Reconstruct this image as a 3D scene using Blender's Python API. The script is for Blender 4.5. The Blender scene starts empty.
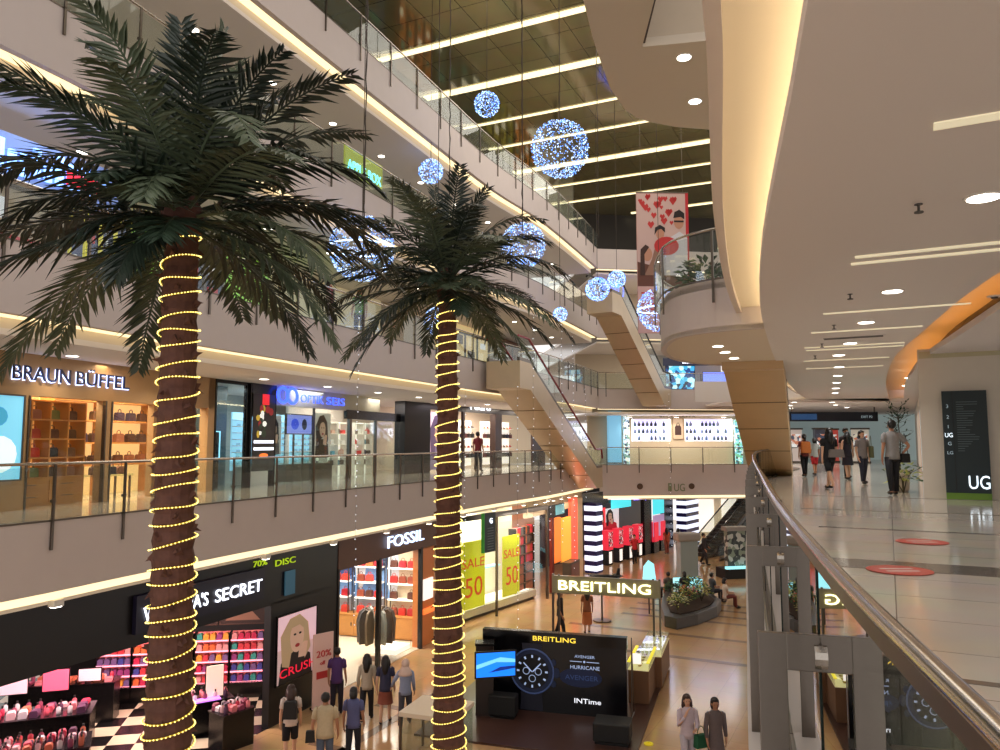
import bpy, math, random
from mathutils import Vector, Matrix
random.seed(7)
sc = bpy.context.scene
COL = sc.collection
PI = math.pi
ZG = -5.7                       # ground floor, UG floor is z = 0
ZL = {'UG': 0.0, 'L1': 4.35, 'L2': 8.45, 'L3': 12.55}

# ------------------------------------------------------------------ materials
def lin(c):
    return tuple(((x/255)/12.92 if x/255 <= .04045 else ((x/255+.055)/1.055)**2.4) for x in c)
MATS = {}
def M(name, rgb, rough=.6, metal=0, emit=0, ergb=None, noise=0, nscale=6, bump=0, spec=.5, sample=False):
    if name in MATS: return MATS[name]
    m = bpy.data.materials.new(name); m.use_nodes = True
    nt = m.node_tree; b = nt.nodes['Principled BSDF']
    c = lin(rgb)
    b.inputs['Base Color'].default_value = (*c, 1)
    b.inputs['Roughness'].default_value = rough
    b.inputs['Metallic'].default_value = metal
    b.inputs['Specular IOR Level'].default_value = spec
    if emit:
        b.inputs['Emission Color'].default_value = (*lin(ergb or rgb), 1)
        b.inputs['Emission Strength'].default_value = emit
        if not sample: m.cycles.emission_sampling = 'NONE'
    if noise or bump:
        tc = nt.nodes.new('ShaderNodeTexCoord'); n = nt.nodes.new('ShaderNodeTexNoise')
        n.inputs['Scale'].default_value = nscale; n.inputs['Detail'].default_value = 4
        nt.links.new(tc.outputs['Object'], n.inputs['Vector'])
        if noise:
            mx = nt.nodes.new('ShaderNodeMix'); mx.data_type = 'RGBA'
            mx.inputs[6].default_value = (*[x*(1-noise) for x in c], 1)
            mx.inputs[7].default_value = (*[min(1, x*(1+noise)) for x in c], 1)
            nt.links.new(n.outputs['Fac'], mx.inputs[0]); nt.links.new(mx.outputs[2], b.inputs['Base Color'])
        if bump:
            bp = nt.nodes.new('ShaderNodeBump'); bp.inputs['Strength'].default_value = bump
            nt.links.new(n.outputs['Fac'], bp.inputs['Height']); nt.links.new(bp.outputs['Normal'], b.inputs['Normal'])
    MATS[name] = m
    return m

def tile_mat(name, rgb, rgb2, grout, size, ang, rough, w=2.0, h=1.0, mortar=.006):
    m = bpy.data.materials.new(name); m.use_nodes = True
    nt = m.node_tree; b = nt.nodes['Principled BSDF']
    tc = nt.nodes.new('ShaderNodeTexCoord'); mp = nt.nodes.new('ShaderNodeMapping')
    mp.inputs['Rotation'].default_value = (0, 0, ang)
    br = nt.nodes.new('ShaderNodeTexBrick')
    br.inputs['Scale'].default_value = 1/size
    br.inputs['Brick Width'].default_value = w; br.inputs['Row Height'].default_value = h
    br.inputs['Mortar Size'].default_value = mortar; br.offset = 0
    br.inputs['Color1'].default_value = (*lin(rgb), 1); br.inputs['Color2'].default_value = (*lin(rgb2), 1)
    br.inputs['Mortar'].default_value = (*lin(grout), 1)
    ns = nt.nodes.new('ShaderNodeTexNoise'); ns.inputs['Scale'].default_value = 1.3; ns.inputs['Detail'].default_value = 6
    mx = nt.nodes.new('ShaderNodeMix'); mx.data_type = 'RGBA'; mx.blend_type = 'MULTIPLY'; mx.inputs[0].default_value = .25
    nt.links.new(tc.outputs['Object'], mp.inputs['Vector']); nt.links.new(mp.outputs[0], br.inputs['Vector'])
    nt.links.new(tc.outputs['Object'], ns.inputs['Vector'])
    nt.links.new(br.outputs['Color'], mx.inputs[6]); nt.links.new(ns.outputs['Color'], mx.inputs[7])
    nt.links.new(mx.outputs[2], b.inputs['Base Color'])
    b.inputs['Roughness'].default_value = rough; b.inputs['Specular IOR Level'].default_value = .7
    MATS[name] = m
    return m

def checker_mat(name, a, c, size, ang, rough=.25):
    m = bpy.data.materials.new(name); m.use_nodes = True
    nt = m.node_tree; b = nt.nodes['Principled BSDF']
    tc = nt.nodes.new('ShaderNodeTexCoord'); mp = nt.nodes.new('ShaderNodeMapping')
    mp.inputs['Rotation'].default_value = (0, 0, ang); mp.inputs['Location'].default_value = (.13, .17, .37)
    ck = nt.nodes.new('ShaderNodeTexChecker'); ck.inputs['Scale'].default_value = 1/size
    ck.inputs['Color1'].default_value = (*lin(a), 1); ck.inputs['Color2'].default_value = (*lin(c), 1)
    nt.links.new(tc.outputs['Object'], mp.inputs['Vector']); nt.links.new(mp.outputs[0], ck.inputs['Vector'])
    nt.links.new(ck.outputs['Color'], b.inputs['Base Color']); b.inputs['Roughness'].default_value = rough
    MATS[name] = m
    return m

def glass_mat(name, tint, boost=1.0, rough=0.0, veil=0.0):
    m = bpy.data.materials.new(name); m.use_nodes = True
    nt = m.node_tree; nt.nodes.clear()
    out = nt.nodes.new('ShaderNodeOutputMaterial')
    tr = nt.nodes.new('ShaderNodeBsdfTransparent'); tr.inputs[0].default_value = (*tint, 1)
    gl = nt.nodes.new('ShaderNodeBsdfGlossy'); gl.inputs['Roughness'].default_value = rough
    geo = nt.nodes.new('ShaderNodeNewGeometry'); fr = nt.nodes.new('ShaderNodeFresnel')
    mr = nt.nodes.new('ShaderNodeMapRange'); mr.inputs[3].default_value = 1.5; mr.inputs[4].default_value = 1/1.5
    nt.links.new(geo.outputs['Backfacing'], mr.inputs[0]); nt.links.new(mr.outputs[0], fr.inputs['IOR'])
    mu = nt.nodes.new('ShaderNodeMath'); mu.operation = 'MULTIPLY'; mu.inputs[1].default_value = boost; mu.use_clamp = True
    nt.links.new(fr.outputs[0], mu.inputs[0])
    mx = nt.nodes.new('ShaderNodeMixShader')
    nt.links.new(mu.outputs[0], mx.inputs[0]); nt.links.new(tr.outputs[0], mx.inputs[1]); nt.links.new(gl.outputs[0], mx.inputs[2])
    last = mx
    if veil:
        df = nt.nodes.new('ShaderNodeBsdfDiffuse'); df.inputs[0].default_value = (.6, .66, .6, 1)
        m2 = nt.nodes.new('ShaderNodeMixShader'); m2.inputs[0].default_value = veil
        nt.links.new(mx.outputs[0], m2.inputs[1]); nt.links.new(df.outputs[0], m2.inputs[2]); last = m2
    nt.links.new(last.outputs[0], out.inputs[0])
    MATS[name] = m
    return m

def spots_mat(name, cols, scale, rough=.5, emit=0, stops=None):
    """voronoi cells through a stepped ramp: printed pictures and mottled goods"""
    m = bpy.data.materials.new(name); m.use_nodes = True
    nt = m.node_tree; b = nt.nodes['Principled BSDF']
    tc = nt.nodes.new('ShaderNodeTexCoord'); vo = nt.nodes.new('ShaderNodeTexVoronoi')
    vo.inputs['Scale'].default_value = scale
    sp = nt.nodes.new('ShaderNodeSeparateColor'); cr = nt.nodes.new('ShaderNodeValToRGB')
    cr.color_ramp.interpolation = 'CONSTANT'
    els = cr.color_ramp.elements
    while len(els) < len(cols): els.new(.5)
    for i, c in enumerate(cols):
        els[i].position = i/len(cols); els[i].color = (*lin(c), 1)
    nt.links.new(tc.outputs['Object'], vo.inputs['Vector']); nt.links.new(vo.outputs['Color'], sp.inputs[0])
    nt.links.new(sp.outputs[0], cr.inputs[0]); nt.links.new(cr.outputs[0], b.inputs['Base Color'])
    b.inputs['Roughness'].default_value = rough
    if emit:
        nt.links.new(cr.outputs[0], b.inputs['Emission Color']); b.inputs['Emission Strength'].default_value = emit
        m.cycles.emission_sampling = 'NONE'
    MATS[name] = m
    return m

# ------------------------------------------------------------------ mesh builder
class MB:
    def __init__(s): s.v = []; s.f = []; s.mi = []; s.m = 0; s.X = None
    def add(s, vs, fs):
        o = len(s.v)
        if s.X is not None: vs = [s.X @ Vector(p) for p in vs]
        s.v += [tuple(p) for p in vs]; s.f += [tuple(i+o for i in f) for f in fs]; s.mi += [s.m]*len(fs)
        return s
    def box(s, x0, x1, y0, y1, z0, z1):
        return s.add([(x0,y0,z0),(x1,y0,z0),(x1,y1,z0),(x0,y1,z0),(x0,y0,z1),(x1,y0,z1),(x1,y1,z1),(x0,y1,z1)],
              [(0,3,2,1),(4,5,6,7),(0,1,5,4),(1,2,6,5),(2,3,7,6),(3,0,4,7)])
    def cbox(s, c, d, rz=0, rx=0, ry=0):
        R = Matrix.Translation(c) @ Matrix.Rotation(rz, 4, 'Z') @ Matrix.Rotation(ry, 4, 'Y') @ Matrix.Rotation(rx, 4, 'X')
        a, b, e = d[0]/2, d[1]/2, d[2]/2
        P = [(-a,-b,-e),(a,-b,-e),(a,b,-e),(-a,b,-e),(-a,-b,e),(a,-b,e),(a,b,e),(-a,b,e)]
        return s.add([R @ Vector(p) for p in P], [(0,3,2,1),(4,5,6,7),(0,1,5,4),(1,2,6,5),(2,3,7,6),(3,0,4,7)])
    def prism(s, pts, z0, z1):
        n = len(pts)
        a = sum(pts[i][0]*pts[(i+1)%n][1]-pts[(i+1)%n][0]*pts[i][1] for i in range(n))
        if a < 0: pts = pts[::-1]
        vs = [(x,y,z0) for x,y in pts]+[(x,y,z1) for x,y in pts]
        fs = [tuple(range(n-1,-1,-1)), tuple(range(n,2*n))]+[(i,(i+1)%n,n+(i+1)%n,n+i) for i in range(n)]
        return s.add(vs, fs)
    def prism_xz(s, pts, y0, y1):
        """outline in x,z extruded in y"""
        n = len(pts)
        a = sum(pts[i][0]*pts[(i+1)%n][1]-pts[(i+1)%n][0]*pts[i][1] for i in range(n))
        if a < 0: pts = pts[::-1]
        vs = [(x,y0,z) for x,z in pts]+[(x,y1,z) for x,z in pts]
        fs = [tuple(range(n)), tuple(range(2*n-1,n-1,-1))]+[(i,n+i,n+(i+1)%n,(i+1)%n) for i in range(n)]
        return s.add(vs, fs)
    def ribbon2(s, A, B, z0, z1):
        """solid between polylines A (right) and B (left of travel), equal counts; z0/z1 numbers"""
        n = len(A); vs = []
        for i in range(n):
            vs += [(A[i][0],A[i][1],z0),(B[i][0],B[i][1],z0),(B[i][0],B[i][1],z1),(A[i][0],A[i][1],z1)]
        fs = [(0,1,2,3), tuple(4*(n-1)+k for k in (3,2,1,0))]
        for i in range(n-1):
            a, b = 4*i, 4*(i+1)
            for k in range(4):
                l = (k+1)%4
                fs.append((a+k, b+k, b+l, a+l))
        return s.add(vs, fs)
    def ribbon(s, path, d0, d1, z0, z1):
        return s.ribbon2(off(path, d0), off(path, d1), z0, z1)
    def tube(s, path, r, n=6, cap=True, sy=1.0):
        path = [Vector(p) for p in path]; k = len(path)
        rs = r if isinstance(r, (list, tuple)) else [r]*k
        vs = []; prev = None
        for i, p in enumerate(path):
            t = (path[min(i+1,k-1)]-path[max(i-1,0)])
            if t.length < 1e-9: t = Vector((0,0,1))
            t.normalize()
            if prev is None:
                ref = Vector((0,0,1)) if abs(t.z) < .9 else Vector((0,1,0))
                u = t.cross(ref).normalized()
            else:
                u = (prev - t*prev.dot(t))
                u = u.normalized() if u.length > 1e-6 else t.orthogonal().normalized()
            prev = u; w = t.cross(u)
            for j in range(n):
                a = 2*PI*j/n
                vs.append(p + (u*math.cos(a) + w*math.sin(a)*sy)*rs[i])
        fs = [(i*n+j, i*n+(j+1)%n, (i+1)*n+(j+1)%n, (i+1)*n+j) for i in range(k-1) for j in range(n)]
        if cap: fs += [tuple(range(n-1,-1,-1)), tuple((k-1)*n+j for j in range(n))]
        return s.add(vs, fs)
    def lathe(s, prof, c=(0,0,0), n=16):
        vs = []; k = len(prof)
        for r, z in prof:
            for j in range(n):
                a = 2*PI*j/n; vs.append((c[0]+r*math.cos(a), c[1]+r*math.sin(a), c[2]+z))
        fs = [(i*n+j, i*n+(j+1)%n, (i+1)*n+(j+1)%n, (i+1)*n+j) for i in range(k-1) for j in range(n)]
        fs += [tuple(range(n-1,-1,-1)), tuple((k-1)*n+j for j in range(n))]
        return s.add(vs, fs)
    def ell(s, c, r, nu=10, nv=7, R=None):
        vs = []; 
        for i in range(nv+1):
            t = PI*i/nv
            for j in range(nu):
                a = 2*PI*j/nu
                p = Vector((r[0]*math.sin(t)*math.cos(a), r[1]*math.sin(t)*math.sin(a), r[2]*math.cos(t)))
                if R is not None: p = R @ p
                vs.append(Vector(c)+p)
        fs = [(i*nu+j, (i+1)*nu+j, (i+1)*nu+(j+1)%nu, i*nu+(j+1)%nu) for i in range(nv) for j in range(nu)]
        return s.add(vs, fs)
    def octa(s, c, r):
        x, y, z = c
        return s.add([(x+r,y,z),(x-r,y,z),(x,y+r,z),(x,y-r,z),(x,y,z+r),(x,y,z-r)],
              [(0,2,4),(2,1,4),(1,3,4),(3,0,4),(2,0,5),(1,2,5),(3,1,5),(0,3,5)])
    def build(s, name, mats, parent=None, smooth=False, bevel=0):
        me = bpy.data.meshes.new(name); me.from_pydata(s.v, [], s.f); me.validate()
        if not isinstance(mats, (list, tuple)): mats = [mats]
        for m in mats: me.materials.append(m)
        if len(mats) > 1 and len(me.polygons) == len(s.mi):
            me.polygons.foreach_set('material_index', s.mi)
        if smooth: me.polygons.foreach_set('use_smooth', [True]*len(me.polygons))
        me.update()
        o = bpy.data.objects.new(name, me); COL.objects.link(o)
        if parent: o.parent = parent
        if bevel:
            md = o.modifiers.new('Bevel', 'BEVEL'); md.width = bevel; md.segments = 2; md.limit_method = 'ANGLE'
        return o

def off(path, d):
    out = []; n = len(path)
    for i in range(n):
        a = path[max(i-1,0)]; b = path[min(i+1,n-1)]
        dx, dy = b[0]-a[0], b[1]-a[1]; l = math.hypot(dx, dy)
        out.append((path[i][0]-dy/l*d, path[i][1]+dx/l*d))
    return out
def smooth(path, k=4):
    out = []; n = len(path)
    for i in range(n-1):
        p0, p1, p2, p3 = path[max(i-1,0)], path[i], path[i+1], path[min(i+2,n-1)]
        for j in range(k):
            t = j/k
            out.append(tuple(.5*(2*p1[q]+(-p0[q]+p2[q])*t+(2*p0[q]-5*p1[q]+4*p2[q]-p3[q])*t*t+(-p0[q]+3*p1[q]-3*p2[q]+p3[q])*t**3) for q in (0,1)))
    out.append(tuple(path[-1]))
    return out
def arclen(path):
    s = [0]
    for i in range(1, len(path)): s.append(s[-1]+math.dist(path[i-1], path[i]))
    return s
def at(path, s, S=None):
    S = S or arclen(path)
    for i in range(1, len(path)):
        if s <= S[i] or i == len(path)-1:
            t = (s-S[i-1])/max(1e-9, S[i]-S[i-1]); a, b = path[i-1], path[i]
            return (a[0]+(b[0]-a[0])*t, a[1]+(b[1]-a[1])*t), math.atan2(b[1]-a[1], b[0]-a[0])
def resample(path, n):
    S = arclen(path); return [at(path, S[-1]*i/(n-1), S)[0] for i in range(n)]

# ------------------------------------------------------------------ objects
def tag(o, label, cat, group=None, kind=None):
    o['label'] = label; o['category'] = cat
    if group: o['group'] = group
    o['kind'] = kind or 'thing'
    return o
def T(name, label, cat, loc=(0,0,0), rz=0, group=None):
    o = bpy.data.objects.new(name, None); COL.objects.link(o); o.empty_display_size = .2
    o.location = loc; o.rotation_euler = (0, 0, rz)
    return tag(o, label, cat, group)
def S(o): o['kind'] = 'structure'; return o
def dup(root, loc=None, rz=None, label=None, group=None):
    r = root.copy(); COL.objects.link(r)
    if loc is not None: r.location = loc
    if rz is not None: r.rotation_euler = (0, 0, rz)
    if label: r['label'] = label
    if group: r['group'] = group
    for ch in list(root.children):
        c = ch.copy(); COL.objects.link(c); c.parent = r
        for g in list(ch.children):
            d = g.copy(); COL.objects.link(d); d.parent = c
    return r
def text(body, size, mat, parent, loc, name='lettering', ext=.01, spacing=1.0, rz=0, flat=False, width=None, align='LEFT'):
    """letters standing upright, facing local -y, baseline at loc"""
    cu = bpy.data.curves.new(name, 'FONT'); cu.body = body; cu.size = size; cu.extrude = ext
    cu.space_character = spacing; cu.align_x = align; cu.materials.append(mat); cu.resolution_u = 3
    o = bpy.data.objects.new(name, cu); COL.objects.link(o)
    me = bpy.data.meshes.new_from_object(o.evaluated_get(bpy.context.evaluated_depsgraph_get())); bpy.data.objects.remove(o)
    o = bpy.data.objects.new(name, me); COL.objects.link(o); o.parent = parent; o.location = loc
    o.rotation_euler = (PI/2 if not flat else 0, 0, rz)
    if width:
        xs = [v.co.x for v in me.vertices]; w = max(xs)-min(xs) if xs else 0
        if w > 0: o.scale.x = width/w
    return o

# ------------------------------------------------------------------ palette
fascia = M('mauve_plaster', (208,194,188), .55, noise=.03, nscale=3)
ceilm = M('ceiling_paint', (234,226,222), .8)
soffit = M('soffit_paint', (228,214,194), .7)
wallm = M('cream_wall', (205,188,165), .6, noise=.04)
steel = M('brushed_steel', (112,103,95), .30, 1, noise=.08, nscale=30)
steeld = M('dark_steel', (95,86,78), .4, .8)
railst = M('polished_steel', (190,182,172), .18, 1)
black = M('black_lacquer', (14,12,13), .25)
blackm = M('black_matt', (16,15,16), .6)
white = M('white_paint', (225,220,212), .5)
glass = glass_mat('clear_glass', (.90,.95,.92), 1.1)
glassn = glass_mat('near_rail_glass', (.84,.89,.86), 2.0)
glassr = glass_mat('rail_glass', (.92,.96,.94), 1.0, veil=.03)
shopglass = glass_mat('shop_glass', (.95,.97,.96), .7)
warm = M('warm_cove_light', (255,234,186), .6, emit=1.25, sample=True)
cove = M('cove_tube', (255,238,196), .6, emit=8, sample=True)
lampm = M('lamp_disc', (255,246,232), .5, emit=8)
stripm = M('ceiling_slot_light', (236,224,190), .6, emit=.55)
brightstrip = M('bright_slot_light', (255,240,196), .6, emit=1.5)
# ------------------------------------------------------------------ camera (eye 1.25 m over the UG floor, held above the rail)
FPX = 760.0; TH = math.atan(68/760)
def P(px, py, z=None, Y=None):
    a = (px-500)/FPX; b = (375-py)/FPX; c, s = math.cos(TH), math.sin(TH)
    r = (a, c-b*s, s+b*c)
    t = (z-1.25)/r[2] if z is not None else Y/r[1]
    return Vector((r[0]*t, r[1]*t, 1.25+r[2]*t))
cd = bpy.data.cameras.new('camera'); cam = bpy.data.objects.new('camera', cd); COL.objects.link(cam)
cam.location = (0, 0, 1.25); cam.rotation_euler = (PI/2+TH, 0, 0)
cd.sensor_width = 36; cd.lens = 36*FPX/1000; cd.clip_start = .05; cd.clip_end = 300
sc.camera = cam

def area(loc, size, power, color=(1,.86,.68), down=True, rot=None, sy=None, parent=None):
    l = bpy.data.lights.new('area_light', 'AREA'); l.energy = power; l.color = color; l.size = size
    if sy: l.shape = 'RECTANGLE'; l.size_y = sy
    o = bpy.data.objects.new('area_light', l); COL.objects.link(o); o.location = loc
    if rot: o.rotation_euler = rot
    if parent: o.parent = parent
    return o

# ------------------------------------------------------------------ plan lines of the atrium
LP = smooth([(-12.6,0),(-9.9,6),(-7.5,11.45),(-6.6,14),(-5.3,17.5),(-2.4,24.7),(-.2,30),(2.3,35),(5.7,43.6)], 4)
RP = smooth([(-1.0,-6),(-.1,-1.3),(.37,.60),(.665,1.66),(1.12,3.16),(1.75,5.13),(3.29,9.93),(5.15,15.5),(7.2,21.3),(9.5,27),(12.1,32.7),(14.8,38),(15.4,44.5)], 4)
CP = smooth([(-.2,-6),(.4,-1),(.95,1.4),(1.5,3.53),(1.83,4.61),(2.4,6.59),(2.93,8.34),(3.92,11.33),(5.06,14.38),(7.69,20.92),(12.0,30.9),(15.4,38)], 4)
FF = [(5.7,43.6),(9.5,44.1),(15.4,44.7)]

tileG = tile_mat('ground_floor_tiles', (214,172,124), (206,164,116), (156,120,88), .9, math.radians(27), .14, 1, 1, .004)
tileU = tile_mat('gallery_floor_tiles', (216,206,190), (210,200,184), (120,105,92), .9, math.radians(27), .10, 2, 1, .005)
mirror = tile_mat('mirrored_ceiling', (182,172,124), (168,158,112), (98,88,62), 1.5, math.radians(25), .08, 1, 1, .01)
mirror.node_tree.nodes['Principled BSDF'].inputs['Metallic'].default_value = .6
darkw = M('dark_shopfront', (38,30,26), .4)
# floors
S(MB().prism([(-26,-4),(26,-4),(30,70),(-20,70)], ZG-.3, ZG).build('floor', tileG))
def floor_trims(rows, mat, name):
    for i, (a, b, w) in enumerate(rows):
        ax, ay = a; bx, by = b; ang = math.atan2(by-ay, bx-ax); L = math.dist(a, b)
        m = MB(); m.cbox(((ax+bx)/2, (ay+by)/2, name), (L, w, .006), ang)
        S(m.build('trim_%d' % (100+i+int(abs(name)*10)), mat))
band = M('floor_band', (140,112,88), .15)
bandd = M('floor_band_grey', (112,102,92), .15)
# darker bands in the ground floor
GB = []
for x, y in ((2.5,17.5),(3.5,26.6),(4.2,29.5),(6.5,31.2),(7,32.2),(7.5,33.2),(8,34.2)):
    GB.append(((x-1.5,y+.75),(x+5.5,y-2.7),.28))
floor_trims(GB, band, ZG+.002)
floor_trims([((-4.2,16.6),(-1.6,22.2),.25),((-4.4,18.4),(-1.0,16.6),.25),((-3.3,21),(-.3,19.5),.25),((-3,12),(3,9),.25)], band, ZG+.0021-.2+.2)
for lv in ('UG','L1','L2','L3'):
    z = ZL[lv]
    S(MB().ribbon(LP, .16, 12, z-.2, z).build('floor', tileU))
    S(MB().ribbon(LP, 0, .15, z-1.12, z+.015).build('wall_left', fascia))
    S(MB().ribbon(LP, .42, .5, z-1.3, z-.2).build('trim_1', soffit))
    S(MB().ribbon(LP, .42, 12, z-1.4, z-1.3).build('ceiling', ceilm))
    t = (MB().ribbon(LP, .03, .12, z-1.25, z-1.12) if lv == 'UG' else MB().ribbon(LP, .2, .4, z-1.13, z-1.08)).build('cove_light', warm)
    tag(t, {'UG':'cream cove light strip under the lowest left balcony, above the ground floor shops',
            'L1':'cream cove light strip above the gallery with the leather goods shop',
            'L2':'cream cove light strip running behind the crown of the near palm, second balcony from top',
            'L3':'cream cove light strip under the topmost left balcony'}[lv], 'cove light')
    # far facade
    hb = 1.75 if lv == 'UG' else 1.15
    S(MB().ribbon(FF, 0, .15, z-hb, z+.015).build('wall_back', fascia))
    S(MB().ribbon(FF, .16, 22, z-.2, z).build('floor', tileU))
    S(MB().ribbon(FF, .42, 22, z-hb-.25, z-hb-.15).build('ceiling', ceilm))
    t = (MB().ribbon(FF, .03, .12, z-hb-.14, z-hb) if lv == 'UG' else MB().ribbon(FF, .2, .4, z-hb-.02, z-hb+.03)).build('cove_light', warm)
    tag(t, {'UG':'cream cove light strip above the striped cosmetics shop at the far end',
            'L1':'cream cove light strip above the pale far shop with lit shelves',
            'L2':'cream cove light strip two floors above the far shop, behind the banner',
            'L3':'topmost cove light strip of the far facade'}[lv], 'cove light')
# upper left walls behind the galleries
for lv, top in (('L1',7.05),('L2',11.15),('L3',16.5)):
    z = ZL[lv]
    S(MB().ribbon(LP, 4.6, 4.8, z, top).build('wall_left', darkw if lv == 'L3' else wallm))
S(MB().ribbon(FF, 6, 6.2, 4.35, 7.05).build('wall_back', wallm))
S(MB().ribbon(FF, 6, 6.2, 8.45, 11.15).build('wall_back', wallm))
S(MB().ribbon(FF, 6, 6.2, 12.55, 16.5).build('wall_back', darkw))
# top ceiling with slot lights
S(MB().prism([(-22,2),(24,2),(30,66),(-20,66)], 16.5, 16.8).build('ceiling', mirror))
dirx = Vector((math.cos(math.radians(-25)), math.sin(math.radians(-25)), 0))
for i, (px, py, w) in enumerate([(560,13,.16),(430,48,.16),(552,70,.4),(560,109,.14),(590,131,.14),(640,152,.42),(650,172,.13),(662,189,.12),(700,204,.22),(700,219,.12),(700,236,.12),(700,250,.3)]):
    c = P(px, py, z=16.5)
    s0 = -16 if not w > .35 else -6.5
    lims = []
    for sg_ in (-1, 1):
        L_ = 0
        while L_ < 9:
            q = c+dirx*sg_*(L_+.3)
            if min(math.dist((q.x,q.y), p_) for p_ in resample(off(LP,4.6),160)+resample(off(FF,6),60)) < .5: break
            L_ += .25
        lims.append(L_)
    o = MB().box(-lims[0], lims[1], -w/2, w/2, -.05, -.005).build('slot_light', brightstrip)
    o.location = (c.x, c.y, 16.5); o.rotation_euler = (0, 0, math.radians(-25))
    tag(o, ('broad bright slot light across the dark mirrored top ceiling' if w > .3 else 'slim glowing slot light across the dark mirrored top ceiling'),
        'ceiling light', 'broad slots in the mirrored ceiling' if w > .3 else 'slim slots in the mirrored ceiling')

# ------------------------------------------------------------------ right gallery
CV = resample(smooth([(3.2,-6),(4.2,0),(5.3,5.5),(6.31,9.44),(6.94,11.33),(7.87,13.77),(8.5,15.4),(9.7,18.5),(11.6,22.6),(14,27.5),(17.5,34.2),(20,39)], 4), 40)
CPr = resample(CP, 40)
S(MB().ribbon2(off(RP,-24), RP, -.25, 0).build('floor', tileU))
S(MB().ribbon(RP, 0, .12, -1.6, .01).build('wall_right', fascia))
S(MB().ribbon2(CV, CPr, 3.4, 3.52).build('ceiling', ceilm))
CV2 = off(CV, -.62)
S(MB().ribbon2(off(CV,-16), CV2, 3.3, 3.42).build('ceiling', ceilm))
S(MB().ribbon2(off(CV,-1.2), off(CV,.5), 3.95, 4.0).build('ceiling', soffit))
orange = M('amber_cove_tube', (255,176,84), .5, emit=3.2, sample=True)
tag(MB().ribbon2(off(CV,-1.0), off(CV,-.86), 3.46, 3.5).build('cove_light', orange), 'amber light hidden in the curved ceiling recess beside the white pillar', 'cove light')
S(MB().ribbon(CP, -1.0, .42, 3.82, 3.9).build('ceiling', soffit))
S(MB().ribbon(CP, .40, .5, 3.72, 4.42).build('wall_right', fascia))
S(MB().ribbon(CP, -1.1, -1.0, 3.5, 3.9).build('trim_2', soffit))
S(MB().ribbon(CP, -24, .42, 4.2, 4.36).build('floor', tileU))
tag(MB().ribbon(CP, -.34, -.26, 3.56, 3.62).build('cove_light', cove), 'warm light hidden above the curved edge of the right gallery ceiling', 'cove light')
# soffit of the balcony overhead, with its escalator well
A7 = 7.5
hole = [P(642,47,z=A7), P(713,40,z=A7)]
S(MB().prism([(1.18,10.25),(1.42,11.2),(1.64,11.94),(1.95,12.95),(2.36,13.82),(2.62,14.15),(2.93,14.36),(3.5,14.6),(4.31,14.74),(9,14.2),(9,hole[1].y),(hole[1].x,hole[1].y),(hole[0].x,hole[0].y),(hole[0].x-.28,6),(.2,6)], A7, A7+.15).build('ceiling', soffit))
S(MB().box(hole[0].x-.05, hole[1].x+.6, hole[0].y, hole[0].y+.1, A7+.02, A7+1.1).build('wall_right', wallm))
S(MB().cbox((hole[0].x-.16, (hole[0].y+6)/2, A7+.6), (.08, 5.5, 1.1), -.06).build('wall_right', M('brown_reveal', (70,52,42), .5)))
S(MB().box(.2, 9, 6, 10.5, A7+4, A7+4.2).build('ceiling', ceilm))
# the rounded balcony that bulges into the atrium
BUL = smooth([(4.95,14.15),(4.45,14.4),(3.95,14.85),(3.62,15.5),(3.6,16.4),(3.85,18.0),(4.6,19.8),(5.8,21.0),(7.5,21.4)], 4)
bl = [tuple(p) for p in BUL]
S(MB().prism(bl+[(11,21.6),(9,18),(7,14.4)], 3.415, 3.5).build('ceiling', soffit))
S(MB().ribbon(BUL, -.12, 0, 3.40, 4.42).build('wall_right', fascia))
S(MB().prism(bl, 4.25, 4.36).build('floor', tileU))

S(MB().prism([(12,38.2),(36,33),(36,64),(12,64)], 3.4, 3.5).build('ceiling', ceilm))
S(MB().prism([(15.5,44),(36,30),(38,64),(14,64)], -.26, -.002).build('floor', tileU))
S(MB().box(10,34,38.9,39.0,3.35,4.4).build('wall_back', ceilm))
# floor bands of the right gallery
RB = []
for (x, y, w, L) in ((7.24,18.5,.1,4.2),(5.79,14.8,.1,4.0),(4.78,11.55,.1,4.0),(3.15,8.35,.62,9),(2.0,4.35,.07,6)):
    RB.append(((x-.2*L*0, y), (x+L*.9, y-L*.46), w))
floor_trims(RB, bandd, .002)
# long dark joints along the gallery
redm = M('red_floor_sticker', (196,62,50), .3)
for x, y, t in ((5.33,9.75,'round red sticker on the right gallery floor, the farther one'), (3.92,7.6,'round red sticker on the right gallery floor, the nearer one')):
    m = MB(); m.lathe([(.3,0),(.3,.004)], (0,0,0), 28); m2 = MB(); 
    t_ = T('floor_sticker', t, 'sticker', (x,y,.006))
    m.build('disc', redm, t_)
    for r in (-.07, .07):
        m2.box(-.16, .16, r-.02, r+.02, .004, .0055)
    m2.build('lettering', white, t_)

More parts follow.
